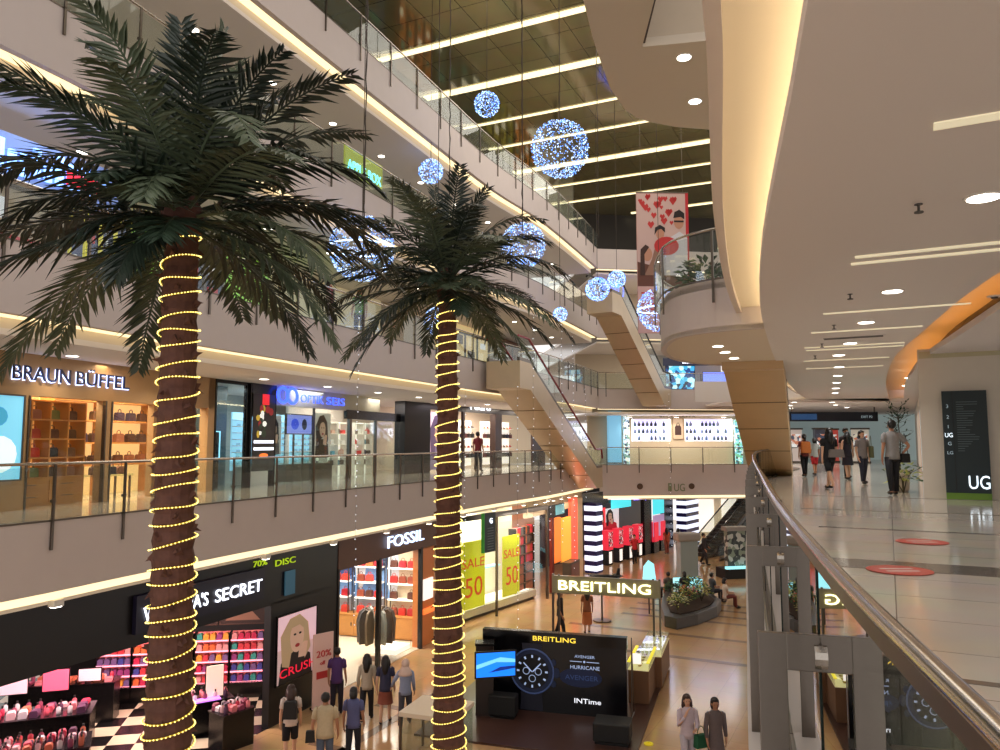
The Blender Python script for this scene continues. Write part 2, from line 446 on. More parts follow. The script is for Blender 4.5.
# slot lights and downlights of the right ceiling
for x, y, L, w in ((2.95,5.0,1.8,.13),(4.12,8.66,1.9,.11),(4.23,9.0,1.95,.11),(5.4,12.55,2.1,.1),(6.1,14.75,1.9,.1),(6.9,17.1,2,.1),(7.15,17.6,2,.1),(8.0,19.9,2,.1),(8.9,22,2,.1)):
    o = MB().box(0, L, -w/2, w/2, -.012, -.002).build('slot_light', stripm); o.location = (x, y, 3.4)
    o.rotation_euler = (0, 0, math.radians(-28)); tag(o, 'pale slot light set flush in the white ceiling of the right gallery', 'ceiling light', 'slot lights of the right gallery ceiling')
def downlight(loc, r, label, group, power=0, color=(1,.86,.68), _c={}):
    k = (round(r,3),)
    if k not in _c:
        t = T('downlight', label, 'ceiling light', loc, 0, group); _c[k] = t
        MB().lathe([(r*1.22,-.012),(r*1.22,0),(r,0),(r,-.012)], (0,0,0), 20).build('trim_ring', white, t)
        MB().lathe([(r,-.016),(r,-.004)], (0,0,0), 20).build('lens', lampm, t)
    else:
        t = dup(_c[k], loc, 0, label, group)
    if power:
        l = bpy.data.lights.new('lamp', 'SPOT'); l.energy = power; l.color = color; l.spot_size = 2.4; l.spot_blend = .8; l.shadow_soft_size = .12
        o = bpy.data.objects.new('lamp', l); COL.objects.link(o); o.location = (loc[0], loc[1], loc[2]-.05)
    return t
for x, y in ((2.6,2.0),(4.24,6.5),(5.57,10.64),(6.53,13.42),(7.56,16.28),(8.3,18.5),(9.6,21.4),(10.8,24.2),(12,27),(13.2,29.8),(14.4,32.6),(13.5,25),(15.2,28.4),(15.5,40),(17.5,40),(16.6,43.5),(19,43),(18,47),(21,46)):
    downlight((x,y,3.4), .13, 'round downlight in the white ceiling of the right gallery', 'downlights of the right gallery ceiling', 170, (1,.97,.95))
for px, py in ((718,346),(725,352),(734,358)):
    c = P(px, py, z=3.41); downlight((c.x,c.y,3.41), .115, 'round downlight under the bulging round balcony', 'downlights under the round balcony', 25)
for px, py in ((684,57),(695,101)):
    c = P(px, py, z=7.5); downlight((c.x,c.y,7.5), .11, 'round downlight in the soffit of the balcony overhead', 'downlights in the overhead soffit', 60)
grey = M('grey_plastic', (80,74,70), .5)
sp0 = None
for x, y in ((3.78,6.7),(5.07,10.86),(6.11,13.77),(7.0,16.4),(7.8,18.7)):
    if sp0 is None:
        sp0 = T('sprinkler', 'small dark sprinkler head under the right gallery ceiling', 'sprinkler', (x,y,3.4), 0, 'sprinklers of the right gallery')
        MB().lathe([(.035,-.008),(.035,0)], (0,0,0), 12).lathe([(.012,-.07),(.012,-.008)], (0,0,0), 8).build('body', grey, sp0)
        MB().lathe([(.04,-.082),(.04,-.07)], (0,0,0), 10).build('deflector', grey, sp0)
    else: dup(sp0, (x,y,3.4))
sm = T('smoke_detector', 'flat round smoke detector beside the second ceiling downlight', 'smoke detector', (7.25,11.0,3.4))
MB().lathe([(.09,-.02),(.1,0)], (0,0,0), 16).build('base', ceilm, sm); MB().lathe([(.04,-.04),(.05,-.02)], (0,0,0), 12).build('sensor', grey, sm)
v = P(853,337,z=3.4); vt = T('air_vent', 'narrow grey air vent in the right gallery ceiling', 'vent', (v.x,v.y,3.4), math.radians(-28))
MB().box(-.6,.6,-.16,.16,-.012,0).build('frame', ceilm, vt)
m = MB()
for k in range(4): m.box(-.55,.55,-.13+k*.07,-.09+k*.07,-.016,-.012)
m.build('slats', grey, vt)
# downlights in the left galleries
for lv, pw in (('L1',70),('L2',38),('L3',34)):
    z = ZL[lv]-1.4; S_ = arclen(off(LP,1.9)); pth = off(LP,1.9); s = 6.5
    while s < S_[-1]-1:
        (x,y),a = at(pth, s, S_); s += 2.9
        downlight((x,y,z), .11, {'L1':'round downlight in the ceiling of the left gallery with the leather goods shop','L2':'round downlight under the second left balcony','L3':'round downlight under the topmost left balcony'}[lv],
                  'downlights under left balcony '+{'L1':'one','L2':'two','L3':'three'}[lv], pw)
spot0 = None
S_ = arclen(LP); s = 11
while s < S_[-1]-8:
    (x,y),a = at(off(LP,.1), s, S_); s += 2.7
    if spot0 is None:
        spot0 = T('spotlight', 'small bright spotlight on the cove under the lowest left balcony', 'spotlight', (x,y,-1.27), a, 'spotlights under the lowest left balcony')
        MB().box(-.09,.09,-.07,.07,-.11,0).build('housing', white, spot0); MB().box(-.07,.07,-.05,.05,-.125,-.11).build('lens', lampm, spot0)
    else: dup(spot0, (x,y,-1.27), a)
for s in (3, 8, 13, 18, 23, 28, 33, 38, 43):
    (x,y),a = at(off(LP,3), s); downlight((x,y,-1.4), .12, 'round downlight in the ground floor arcade ceiling', 'downlights of the ground floor arcade', 90)
for (x,y) in ((6,52),(9,50),(12,48),(15,50),(9,56),(13,56),(17,56)):
    downlight((x,y,-2.0), .14, 'round downlight in the far ground floor ceiling', 'downlights of the far ground floor', 200)
for (x,y) in ((8,47),(11,47.4),(14,47.6)):
    downlight((x,y,3.0-.15), .14, 'round downlight above the far gallery', 'downlights of the far gallery', 90)

# ------------------------------------------------------------------ railings
def simple_post(h):
    m = MB()
    m.box(-.022,.022,-.04,-.01,-.45,h-.02).box(-.022,.022,-.04,.04,.0,.03).box(-.03,.03,-.05,.02,.3,.345)
    return m
def railing(name, label, path, z, h=.95, step=1.5, s0=.4, d=-.0, side=1, glassm=glassr, r=.024):
    pth = off(path, d); t = T(name, label, 'railing', (pth[0][0],pth[0][1],z)); o0 = Vector((pth[0][0],pth[0][1],z))
    m = MB(); m.tube([Vector((x,y,z+h))-o0 for x,y in pth], r, 8); m.build('handrail', railst, t, True)
    m = MB(); loc = [(x-o0.x,y-o0.y) for x,y in pth]; m.ribbon(loc, -.006, .006, .02, h-.06); m.build('glass_pane', glassm, t)
    m = MB(); m.ribbon(loc, -.01, .01, 0, .03); m.build('base_channel', steel, t)
    pm = None; S_ = arclen(pth); s = s0
    while s < S_[-1]:
        (x,y),a = at(pth, s, S_); s += step
        if pm is None:
            pm = simple_post(h).build('post', steel, t); o = pm
        else:
            o = pm.copy(); COL.objects.link(o); o.parent = t
        o.location = (x-o0.x, y-o0.y, 0); o.rotation_euler = (0,0,a if side > 0 else a+PI)
    return t
railing('glass_railing', 'glass railing with steel posts along the left gallery in front of the leather goods shop', LP, 0, .92, 1.45)
railing('glass_railing', 'glass railing of the left balcony just above the leather goods sign', LP, 4.35, .95, 1.5)
railing('glass_railing', 'glass railing of the second highest left balcony, behind the palm crowns', LP, 8.45, .95, 1.6)
railing('glass_railing', 'glass railing of the topmost left balcony against the dark mirrored ceiling', LP, 12.55, .95, 1.7)
railing('glass_railing', 'glass railing of the far gallery above the striped shop', FF, 0, 1.0, 1.9)
railing('glass_railing', 'glass railing of the far balcony with blue screens behind it', FF, 4.35, .95, 1.9)
railing('glass_railing', 'glass railing of the round bulging balcony', off(BUL,.1), 4.4, 1.0, 1.55, side=-1, s0=.9)
railing('glass_railing', 'glass railing seen edge-on along the balcony over the right gallery', [p for p in off(CP,.45) if p[1] < 14.3], 4.4, 1.05, .55, side=-1, r=.05)

# near railing of the right gallery
def near_railing():
    pth = RP; t = T('glass_railing', 'near glass railing with wide steel brackets and polished handrail beside the walkway', 'railing', (0,0,0))
    m = MB(); m.tube([(x,y,1.04) for x,y in pth], .0115, 12); m.build('handrail', railst, t, True)
    m = MB(); m.ribbon(pth, -.006, .006, 1.008, 1.03); m.build('rail_channel', steeld, t)
    S_ = arclen(pth); ys = []
    # arc length of the post nearest the camera
    s1 = min((abs(at(pth, k*.01, S_)[0][1]-1.85), k*.01) for k in range(0, 1500))[1]
    ss = [s1-1.6*2, s1-1.6] + [s1+1.6*k for k in range(0, 22)]
    pm = None
    for s in ss:
        if s > S_[-1] or s < 0: continue
        (x,y),a = at(pth, s, S_)
        if pm is None:
            m = MB()
            m.box(-.008,.008,.04,.105,-.75,.80).box(-.0078,.0078,-.045,.041,.715,.80)
            m.box(-.02,.02,-.052,-.03,.735,.78)
            pm = m.build('bracket_post', steel, t, bevel=.002); o = pm
        else:
            o = pm.copy(); COL.objects.link(o); o.parent = t
        o.location = (x,y,0); o.rotation_euler = (0,0,a)
    clm = None
    for i in range(len(ss)-1):
        if ss[i+1] > S_[-1] or ss[i] < 0: continue
        seg = [at(pth, ss[i]+.02+(1.56)*k/4, S_)[0] for k in range(5)]
        m = MB(); m.ribbon(seg, -.046, -.034, .0, 1.0); m.build('glass_pane', glassn, t)
        e = MB()
        (x,y),a = at(pth, ss[i]+.018, S_)
        e.cbox((x+.04*math.sin(a),y-.04*math.cos(a),.5), (.012,.018,1.0), a); e.build('pane_edge', M('pane_edge', (20,30,26), .2), t)
    for s in ss[:14]:
        if s < 0: continue
        (x,y),a = at(pth, s, S_)
        m = MB(); m.lathe([(.03,-.02),(.03,.02)], (0,0,0), 12)
        o = m.build('clamp_disc', railst, t); o.location = (x+.04*math.sin(a),y-.04*math.cos(a),.75); o.rotation_euler = (PI/2,0,a)
    S_b = MB().ribbon(pth, -.06, -.02, -.01, .03).build('base_channel', steel, t)
near_railing()
# ------------------------------------------------------------------ palms
leafA = M('palm_leaf_green', (50,66,52), .38, noise=.4, nscale=9, spec=.6)
leafB = M('palm_leaf_dark', (36,48,38), .42, noise=.35, nscale=9, spec=.6)
leafC = M('palm_leaf_pale', (84,96,74), .4, noise=.3, nscale=9, spec=.6)
trunkm = M('palm_trunk_bark', (92,58,48), .85, noise=.55, nscale=14, bump=.9)
wirem = M('yellow_light_wire', (200,170,30), .5, emit=.16, ergb=(210,190,40))
bulbw = M('warm_bulbs', (255,226,124), .4, emit=3.5)
def frond(rng, az, el, L, droop, npair, leaf, base_r, lw=.04, stiff=1.0):
    m = MB(); d = Vector((math.cos(az)*math.cos(el), math.sin(az)*math.cos(el), math.sin(el)))
    p = Vector((math.cos(az), math.sin(az), 0))*base_r; pts = [p.copy()]; n = 18; st = L/n
    for i in range(n):
        d = (d + Vector((0,0,-droop*(.5+i/n)))).normalized(); p = p + d*st; pts.append(p.copy())
    m.tube(pts[:-1], [.018*(1-.8*i/n)+.003 for i in range(n)], 4)
    side0 = Vector((-math.sin(az), math.cos(az), 0))
    for i in range(npair):
        t = .13+.87*i/(npair-1); f = t*n; k = min(int(f), n-1); q = pts[k].lerp(pts[k+1], f-k)
        tan = (pts[k+1]-pts[k]).normalized(); up = side0.cross(tan).normalized()
        if up.z < 0: up = -up
        ll = leaf*(.45+.75*math.sin(PI*min(1,(t*.86+.12))))*(1-.35*t)*rng.uniform(.85,1.12)
        for sd in (-1, 1):
            a = .62+.5*t*0+rng.uniform(-.1,.1)
            w = (side0*sd*math.cos(a*1.0) + tan*math.sin(a)*(.9+.8*t) + up*rng.uniform(.0,.3) + Vector((0,0,-.28*stiff*rng.uniform(.5,1.4)))).normalized()
            nrm = w.cross(tan).normalized(); pw = w.cross(nrm).normalized()*lw*.5
            mid = q + w*ll*.42; tip = q + w*ll + Vector((0,0,-.10*ll*rng.uniform(.3,1.6)))
            m.add([q - pw*.25, q + pw*.25, mid + pw + nrm*.006, tip, mid - pw + nrm*.006, mid - nrm*.004],
                  [(0,5,4),(0,1,5),(1,2,5),(4,5,3),(5,2,3)])
    return m
def palm(label, base, top, r0, r1, nf, L, seed, leaf, lights_label, z0, z1, pitch, brange, lw):
    rng = random.Random(seed); t = T('palm_tree', label, 'palm tree', base)
    B = Vector(base); V = Vector(top)-B; H = V.length
    def ax(z): return V*((z-base[2])/V.z) if V.z else V
    def rad(z): u = (z-base[2])/V.z; return r0+(r1-r0)*u
    m = MB(); N = 110
    m.tube([ax(base[2]+V.z*i/N) for i in range(N+1)], [rad(base[2]+V.z*i/N)*(1+(.04 if i%2 else -.04)+rng.uniform(-.02,.02)) for i in range(N+1)], 14)
    nsp = int(V.z*16)
    for i in range(nsp):            # fibre stubs left by old fronds
        z = base[2]+V.z*(i+.5)/nsp; a = i*2.4+rng.uniform(-.3,.3); r = rad(z); c = ax(z)
        o = Vector((math.cos(a), math.sin(a), 0)); s_ = Vector((-math.sin(a), math.cos(a), 0)); q = c+o*r*.92
        m.add([q-s_*.05+Vector((0,0,-.03)), q+s_*.05+Vector((0,0,-.03)), q+Vector((0,0,.07)), q+o*.055+Vector((0,0,.02+rng.uniform(-.02,.05)))], [(0,1,3),(1,2,3),(2,0,3),(0,2,1)])
        s2 = q+s_*rng.uniform(-.05,.05)
        m.add([s2-s_*.022, s2+s_*.022, s2+Vector((0,0,.05)), s2+o*rng.uniform(.05,.1)+Vector((0,0,rng.uniform(-.04,.05)))], [(0,1,3),(1,2,3),(2,0,3),(0,2,1)])
    m.build('trunk', trunkm, t)
    cr = Vector(V); 
    k = 0
    for i in range(nf):
        u = i/(nf-1); az = i*2.39996+rng.uniform(-.25,.25)
        el = math.radians(84-104*u**.9)+rng.uniform(-.1,.1)
        short = .55 if (el < .5 and math.cos(az+PI/2) > .80) else 1
        dr = (.042+.05*rng.random())*(1 if u > .12 else .8)
        LL = L*short*rng.uniform(.86,1.08)*(.80 if u < .12 else 1)
        f = frond(rng, az, el, LL, dr*(1.15 if el > .3 else .8), 36, leaf, r1*.6, lw)
        o = f.build('frond', (leafA, leafB, leafB, leafC)[i%4 if i%9 else 3], t)
        o.location = cr + Vector((0,0,.28*(1-u)-.08))
    m = MB(); m.ell(cr+Vector((0,0,-.02)), (r1*1.35,r1*1.35,.3), 12, 8); m.build('crown_core', trunkm, t)
    # rope of lights, wound over the trunk; it lies on the tree but is a thing of its own
    lt = T('rope_light', lights_label, 'string lights', base)
    z = z0; pts = []; a = 0
    while z < z1:
        r = rad(z)*1.045+.010; c = ax(z); wob = .02*math.sin(a*.37)+.012*math.sin(a*1.7)
        pts.append(c+Vector((math.cos(a)*r, math.sin(a)*r, wob))); a += 2*PI/20; z += pitch(z)/20
    m = MB(); m.tube(pts, .006, 4); m.build('wire', wirem, lt)
    m = MB(); acc = 0
    for i in range(1, len(pts)):
        seg = pts[i]-pts[i-1]; 
        for q in (0, .5):
            p = pts[i-1]+seg*q; c = ax(base[2]+p.z); o = Vector((p.x-c.x, p.y-c.y, 0)).normalized()
            m.octa(p+o*.010, brange)
    b = m.build('bulbs', bulbw, lt); b['kind'] = 'stuff'
    return t
palm('tall artificial palm nearest the camera, its big crown filling the upper left', (-2.98,7.2,ZG), (-3.08,7.2,3.42), .245, .150, 52, 2.08, 11, .50,
     'yellow rope light wound around the trunk of the near tall palm', -3.3, 3.5, lambda z: .168+.02*math.sin(z*5), .0080, .05)
palm('slimmer artificial palm in the middle of the atrium, farther from the camera', (-.72,11.5,ZG), (-.81,11.5,3.66), .265, .128, 48, 1.95, 5, .42,
     'yellow rope light wound around the trunk of the palm in mid atrium', -4.2, 3.55, lambda z: .168+.02*math.sin(z*4), .0095, .042)
# glass fence around the middle palm, cream capped
gc = T('glass_enclosure', 'glass sided enclosure with cream top at the foot of the middle palm', 'enclosure', (-1.78,17.3,ZG), math.radians(-20))
MB().box(-.35,.95,-.3,.9,1.02,1.12).build('top', M('cream_lacquer', (226,208,184), .4), gc, bevel=.01)
MB().box(-.32,.92,-.27,-.255,0,1.02).box(-.32,-.305,-.27,.87,0,1.02).box(.905,.92,-.27,.87,0,1.02).box(-.32,.92,.855,.87,0,1.02).build('glass_wall', glassr, gc)
MB().box(-.34,-.29,-.29,-.24,0,1.03).box(.89,.94,-.29,-.24,0,1.03).box(-.34,-.29,.84,.89,0,1.03).build('corner_post', steel, gc)

# ------------------------------------------------------------------ hanging balls of light
cordm = M('hanging_cord', (70,60,52), .7)
bw = M('cool_white_bulbs', (186,214,255), .4, emit=2.2); bb = M('blue_bulbs', (90,150,245), .4, emit=2.0)
wiref = M('ball_wire', (150,165,190), .4, .6)
def light_ball(c, r, nb, label, ring=False, seed=0, top=16.5, bs=.016):
    rng = random.Random(seed); t = T('light_ball', label, 'light ball', c)
    m = MB()
    for k in range(7):
        a = PI*k/7
        m.tube([Vector((math.cos(a)*math.sin(u)*r, math.sin(a)*math.sin(u)*r, math.cos(u)*r)) for u in [2*PI*j/28 for j in range(29)]], .004, 3, False)
    for z in (-.6,-.2,.2,.6):
        q = math.sqrt(1-z*z)*r; m.tube([Vector((math.cos(u)*q, math.sin(u)*q, z*r)) for u in [2*PI*j/28 for j in range(29)]], .004, 3, False)
    m.build('wire_frame', wiref, t)
    m = MB()
    for i in range(nb):
        z = rng.uniform(-1,1); a = rng.uniform(0, 2*PI); q = math.sqrt(1-z*z); rr = r*rng.uniform(.94,1.04)
        m.m = 0 if rng.random() < .5 else 1
        m.octa((rr*q*math.cos(a), rr*q*math.sin(a), rr*z), bs*rng.uniform(.7,1.3))
    b = m.build('bulbs', (bw, bb), t); b['kind'] = 'stuff'
    if ring:
        m = MB(); m.tube([Vector((math.cos(u)*r*1.02, math.sin(u)*r*1.02, 0)) for u in [2*PI*j/36 for j in range(37)]], .018, 5, False)
        m.build('light_ring', M('ring_light', (190,215,255), .4, emit=4), t)
    MB().tube([(0,0,r), (0,0,top-c[2])], .011, 5).build('cord', cordm, t)
    return t
BALLS = [((-.43,24,12.3), .40, 330, 'small light ball hanging highest, before the mirrored ceiling', False),
 ((1.63,20,9.2), .76, 760, 'large light ball hanging alone below the top slot lights', False),
 ((-2.34,25,10.4), .40, 330, 'small light ball just above and left of the middle palm top', False),
 ((-3.7,20,6.45), .86, 900, 'large light ball with a bright ring between the two palm crowns', True),
 ((.77,25,7.85), .74, 640, 'large light ball half behind the right fronds of the middle palm', False),
 ((-1.75,21,4.65), .38, 220, 'light ball mostly behind the trunk top of the middle palm', False),
 ((4.42,34,8.2), .52, 460, 'the bigger of two touching light balls over the upper escalator', False),
 ((5.15,33,8.45), .38, 300, 'the smaller of two touching light balls over the upper escalator', False),
 ((5.95,28,6.2), .80, 640, 'light ball with a bright ring, half hidden by the round balcony', True),
 ((2.56,32,6.7), .30, 200, 'tiny light ball at the tip of the middle palm right fronds', False)]
for i, (c, r, n, lb, rg) in enumerate(BALLS):
    light_ball(c, r, int(n*1.35), lb, rg, i, bs=.009+.0004*c[1])
# falling strings of white dots
dots = M('white_dot_bulbs', (226,232,245), .4, emit=1.6)
for i, (x, Y, z0, z1, d) in enumerate([(-3.75,20,5.2,-3.4,.22),(-1.1,24,3.0,-4.0,.28),(1.05,24,6.0,-3,.3),(.5,22,3,-5,.28),(2.2,27,5.5,-2.2,.3),(2.9,30,5.5,-4.6,.3),(8.0,36,3.6,-3.5,.34),(3.6,32,3.6,-1,.3),(1.7,26,2.4,-2,.28)]):
    rng = random.Random(i); t = T('dot_light_string', 'thin string of tiny white lights falling through the atrium', 'string lights', (x,Y,z1), 0, 'strings of tiny white lights')
    MB().tube([(0,0,0),(0,0,z0-z1)], .0025, 3).build('wire', cordm, t)
    m = MB(); z = 0
    while z < z0-z1: m.octa((rng.uniform(-.02,.02),0,z), .017); z += d*rng.uniform(.7,1.2)
    b = m.build('bulbs', dots, t); b['kind'] = 'stuff'
for i, (px, py, Y, zb) in enumerate([(366,0,15,4.5),(450,50,19,7.5),(522,60,22,7.5),(597,60,26,8.4)]):
    c = P(px, 100, Y=Y); m = MB(); n = 40
    m.tube([(.012*math.sin(k*2.1), 0, (16.5-zb)*k/n) for k in range(n+1)], [.012+.006*(k%2) for k in range(n+1)], 5)
    o = m.build('twisted_cable', cordm); o.location = (c.x, Y, zb)
    tag(o, 'dark twisted cable of unlit bulbs hanging from the top ceiling', 'cable', 'unlit cords hanging in the atrium')

# ------------------------------------------------------------------ banner
bn = T('hanging_banner', 'large red and cream advertising banner with smiling figures hung in the far atrium', 'banner', (5.5,30,5.6), .03)
MB().box(0,2.12,-.012,.012,0,5.75).build('cloth', M('banner_cloth', (196,150,140), .6, noise=.05), bn)
def flat(pts, y=-.02, t_=.006):
    return MB().prism_xz(pts, y-t_, y)
def blob(cx, cz, rx, rz, y=-.02, n=18, t_=.006, a0=0):
    return flat([(cx+rx*math.cos(2*PI*k/n+a0), cz+rz*math.sin(2*PI*k/n+a0)) for k in range(n)], y, t_)
pm_ = lambda n, c, e=0: M('print_'+n, c, .6, emit=e)
flat([(.02,2.35),(2.1,2.35),(2.1,5.7),(.02,5.7)], -.013, .004).build('print_background', pm_('cream', (206,172,162), .08), bn)
flat([(.02,0.02),(2.1,.02),(2.1,1.9),(.02,1.9)], -.013, .004).build('print_panel', pm_('rose', (205,160,150), .1), bn)
flat([(.02,1.9),(2.1,1.9),(2.1,2.35),(.02,2.9)], -.0135, .004).build('print_ground', pm_('brown', (110,66,52)), bn)
flat([(2.0,2.3),(2.12,2.3),(2.12,5.75),(2.0,5.75)], -.0135, .006).build('print_border', pm_('red', (188,40,48), .1), bn)
flat([(1.1,2.35),(2.05,2.35),(2.05,3.9),(1.75,4.15),(1.35,3.9),(1.05,3.2)], -.018).build('print_shirt', pm_('pale', (208,202,204), .1), bn)
blob(1.72,4.55,.2,.3,-.024).build('print_face', pm_('skin', (196,140,112), .08), bn)
flat([(1.5,4.7),(1.55,4.95),(1.75,5.05),(1.95,4.9),(1.95,4.65),(1.8,4.75)], -.03).build('print_hair', pm_('darkhair', (34,24,24)), bn)
flat([(1.52,4.53),(1.92,4.53),(1.92,4.6),(1.52,4.6)], -.036).build('print_glasses', pm_('darkhair', (34,24,24)), bn)
blob(.95,4.05,.17,.22,-.024).build('print_face', pm_('skin', (196,140,112), .08), bn)
flat([(.72,4.0),(.75,4.3),(.95,4.42),(1.15,4.3),(1.15,4.1),(1.0,4.25),(.85,4.2)], -.03).build('print_hair', pm_('darkhair', (34,24,24)), bn)
blob(1.2,3.55,.5,.38,-.03,a0=.2).build('print_ball', pm_('deepred', (190,50,48), .12), bn)
blob(.42,3.2,.2,.28,-.024).build('print_face', pm_('skin', (196,140,112), .08), bn)
flat([(.12,2.35),(.15,3.4),(.35,3.6),(.5,3.5),(.3,3.2),(.32,2.35)], -.03).build('print_hair', pm_('darkhair2', (70,44,36)), bn)
flat([(.3,2.35),(.95,2.35),(1.0,3.3),(.8,3.7),(.6,3.0)], -.022).build('print_shirt', pm_('tan', (150,110,90), .08), bn)
rng = random.Random(3)
for k in range(20):
    cx, cz = rng.uniform(.15,1.6), rng.uniform(4.4,5.6); r_ = rng.uniform(.07,.15)
    flat([(cx,cz-r_*1.3),(cx+r_,cz+.1*r_),(cx+r_*.55,cz+r_),(cx,cz+.5*r_),(cx-r_*.55,cz+r_),(cx-r_,cz+.1*r_)], -.02).build('print_heart', pm_('deepred', (190,50,48), .12), bn)
for k in range(4):
    flat([(.15,1.6-k*.22),(1.3-.2*(k%2),1.6-k*.22),(1.3-.2*(k%2),1.66-k*.22),(.15,1.66-k*.22)], -.02).build('print_line', pm_('deepred', (190,50,48), .12), bn)
MB().tube([(.0,0,5.76),(2.12,0,5.76)], .03, 8).build('top_bar', steel, bn)
MB().tube([(.2,0,5.76),(.2,0,10.9)], .008, 4).tube([(1.9,0,5.76),(1.9,0,10.9)], .008, 4).build('hanging_wire', steel, bn)

# ------------------------------------------------------------------ escalators
clad = M('escalator_cladding', (204,182,150), .35, .35, noise=.08, nscale=2)
cladp = M('escalator_tan_panels', (206,172,128), .45, noise=.08, nscale=1.5)
stepm = M('escalator_steps', (70,66,64), .4, .7)
def escalator(label, bot, top, w, hand, cladm=clad, flatlen=1.2, depth=1.0, balus=glassr):
    B, Tp = Vector(bot), Vector(top); D = Vector((Tp.x-B.x, Tp.y-B.y, 0)); L = D.length; a = math.atan2(D.y, D.x); H = Tp.z-B.z
    t = T('escalator', label, 'escalator', bot, a)
    def strip(y0, y1, lo, hi):
        return [(-flatlen,lo),(0,lo),(L,H+lo),(L+flatlen,H+lo),(L+flatlen,H+hi),(L,H+hi),(0,hi),(-flatlen,hi)], y0, y1
    m = MB(); p, y0, y1 = strip(0,0,-depth,-.02); m.prism_xz(p, -w/2, w/2); m.build('truss', cladm, t)
    m = MB()
    for k in range(1, 6):
        u = L*k/6; z = H*k/6-depth
        m.cbox((u,0,z-.004), (.03,w*1.002,.02), 0, 0, -math.atan2(H,L))
    m.build('panel_joint', M('joint_dark', (110,88,62), .5), t)
    for s in (-1, 1):
        y = s*(w/2-.06)
        MB().prism_xz(strip(0,0,0,.85)[0], y-.008, y+.008).build('balustrade', balus, t)
        m = MB(); m.tube([(-flatlen-.25,y,.45),(-flatlen-.1,y,.85),(-flatlen,y,.93),(0,y,.93),(L,y,H+.93),(L+flatlen,y,H+.93),(L+flatlen+.15,y,H+.8)], .045, 8)
        m.build('handrail', hand, t, True)
        MB().prism_xz(strip(0,0,-.02,.12)[0], y-.05, y+.05).build('skirt', steel, t)
    n = int(H/.2); m = MB()
    for k in range(n):
        m.box(L*k/n, L*(k+1)/n, -w/2+.12, w/2-.12, H*k/n-.12, H*(k+1)/n)
    m.build('steps', stepm, t)
    return t
redh = M('red_handrail', (150,26,40), .35); blkh = M('black_handrail', (20,18,18), .35)
escalator('escalator with a red handrail rising to the left balcony', (4.3,39.2,0), (.55,29.6,4.35), 1.35, redh, depth=1.05)
escalator('upper escalator with a dark handrail beneath the pair of light balls', (8.7,43.0,4.35), (5.35,37.0,8.45), 1.3, blkh, depth=1.0)
escalator('tan panelled escalator seen from below, behind the round balcony', (12.0,33.5,-.1), (6.9,20.6,4.35), 1.55, blkh, cladp, .6, 1.15)
escalator('dark escalator on the ground floor behind the striped pillars, left one', (12.4,47.5,ZG), (18.6,54.6,-1.6), 1.3, blkh, black)
escalator('dark escalator on the ground floor behind the striped pillars, right one', (14.2,46.2,ZG), (20.4,53.3,-1.6), 1.3, blkh, steeld)

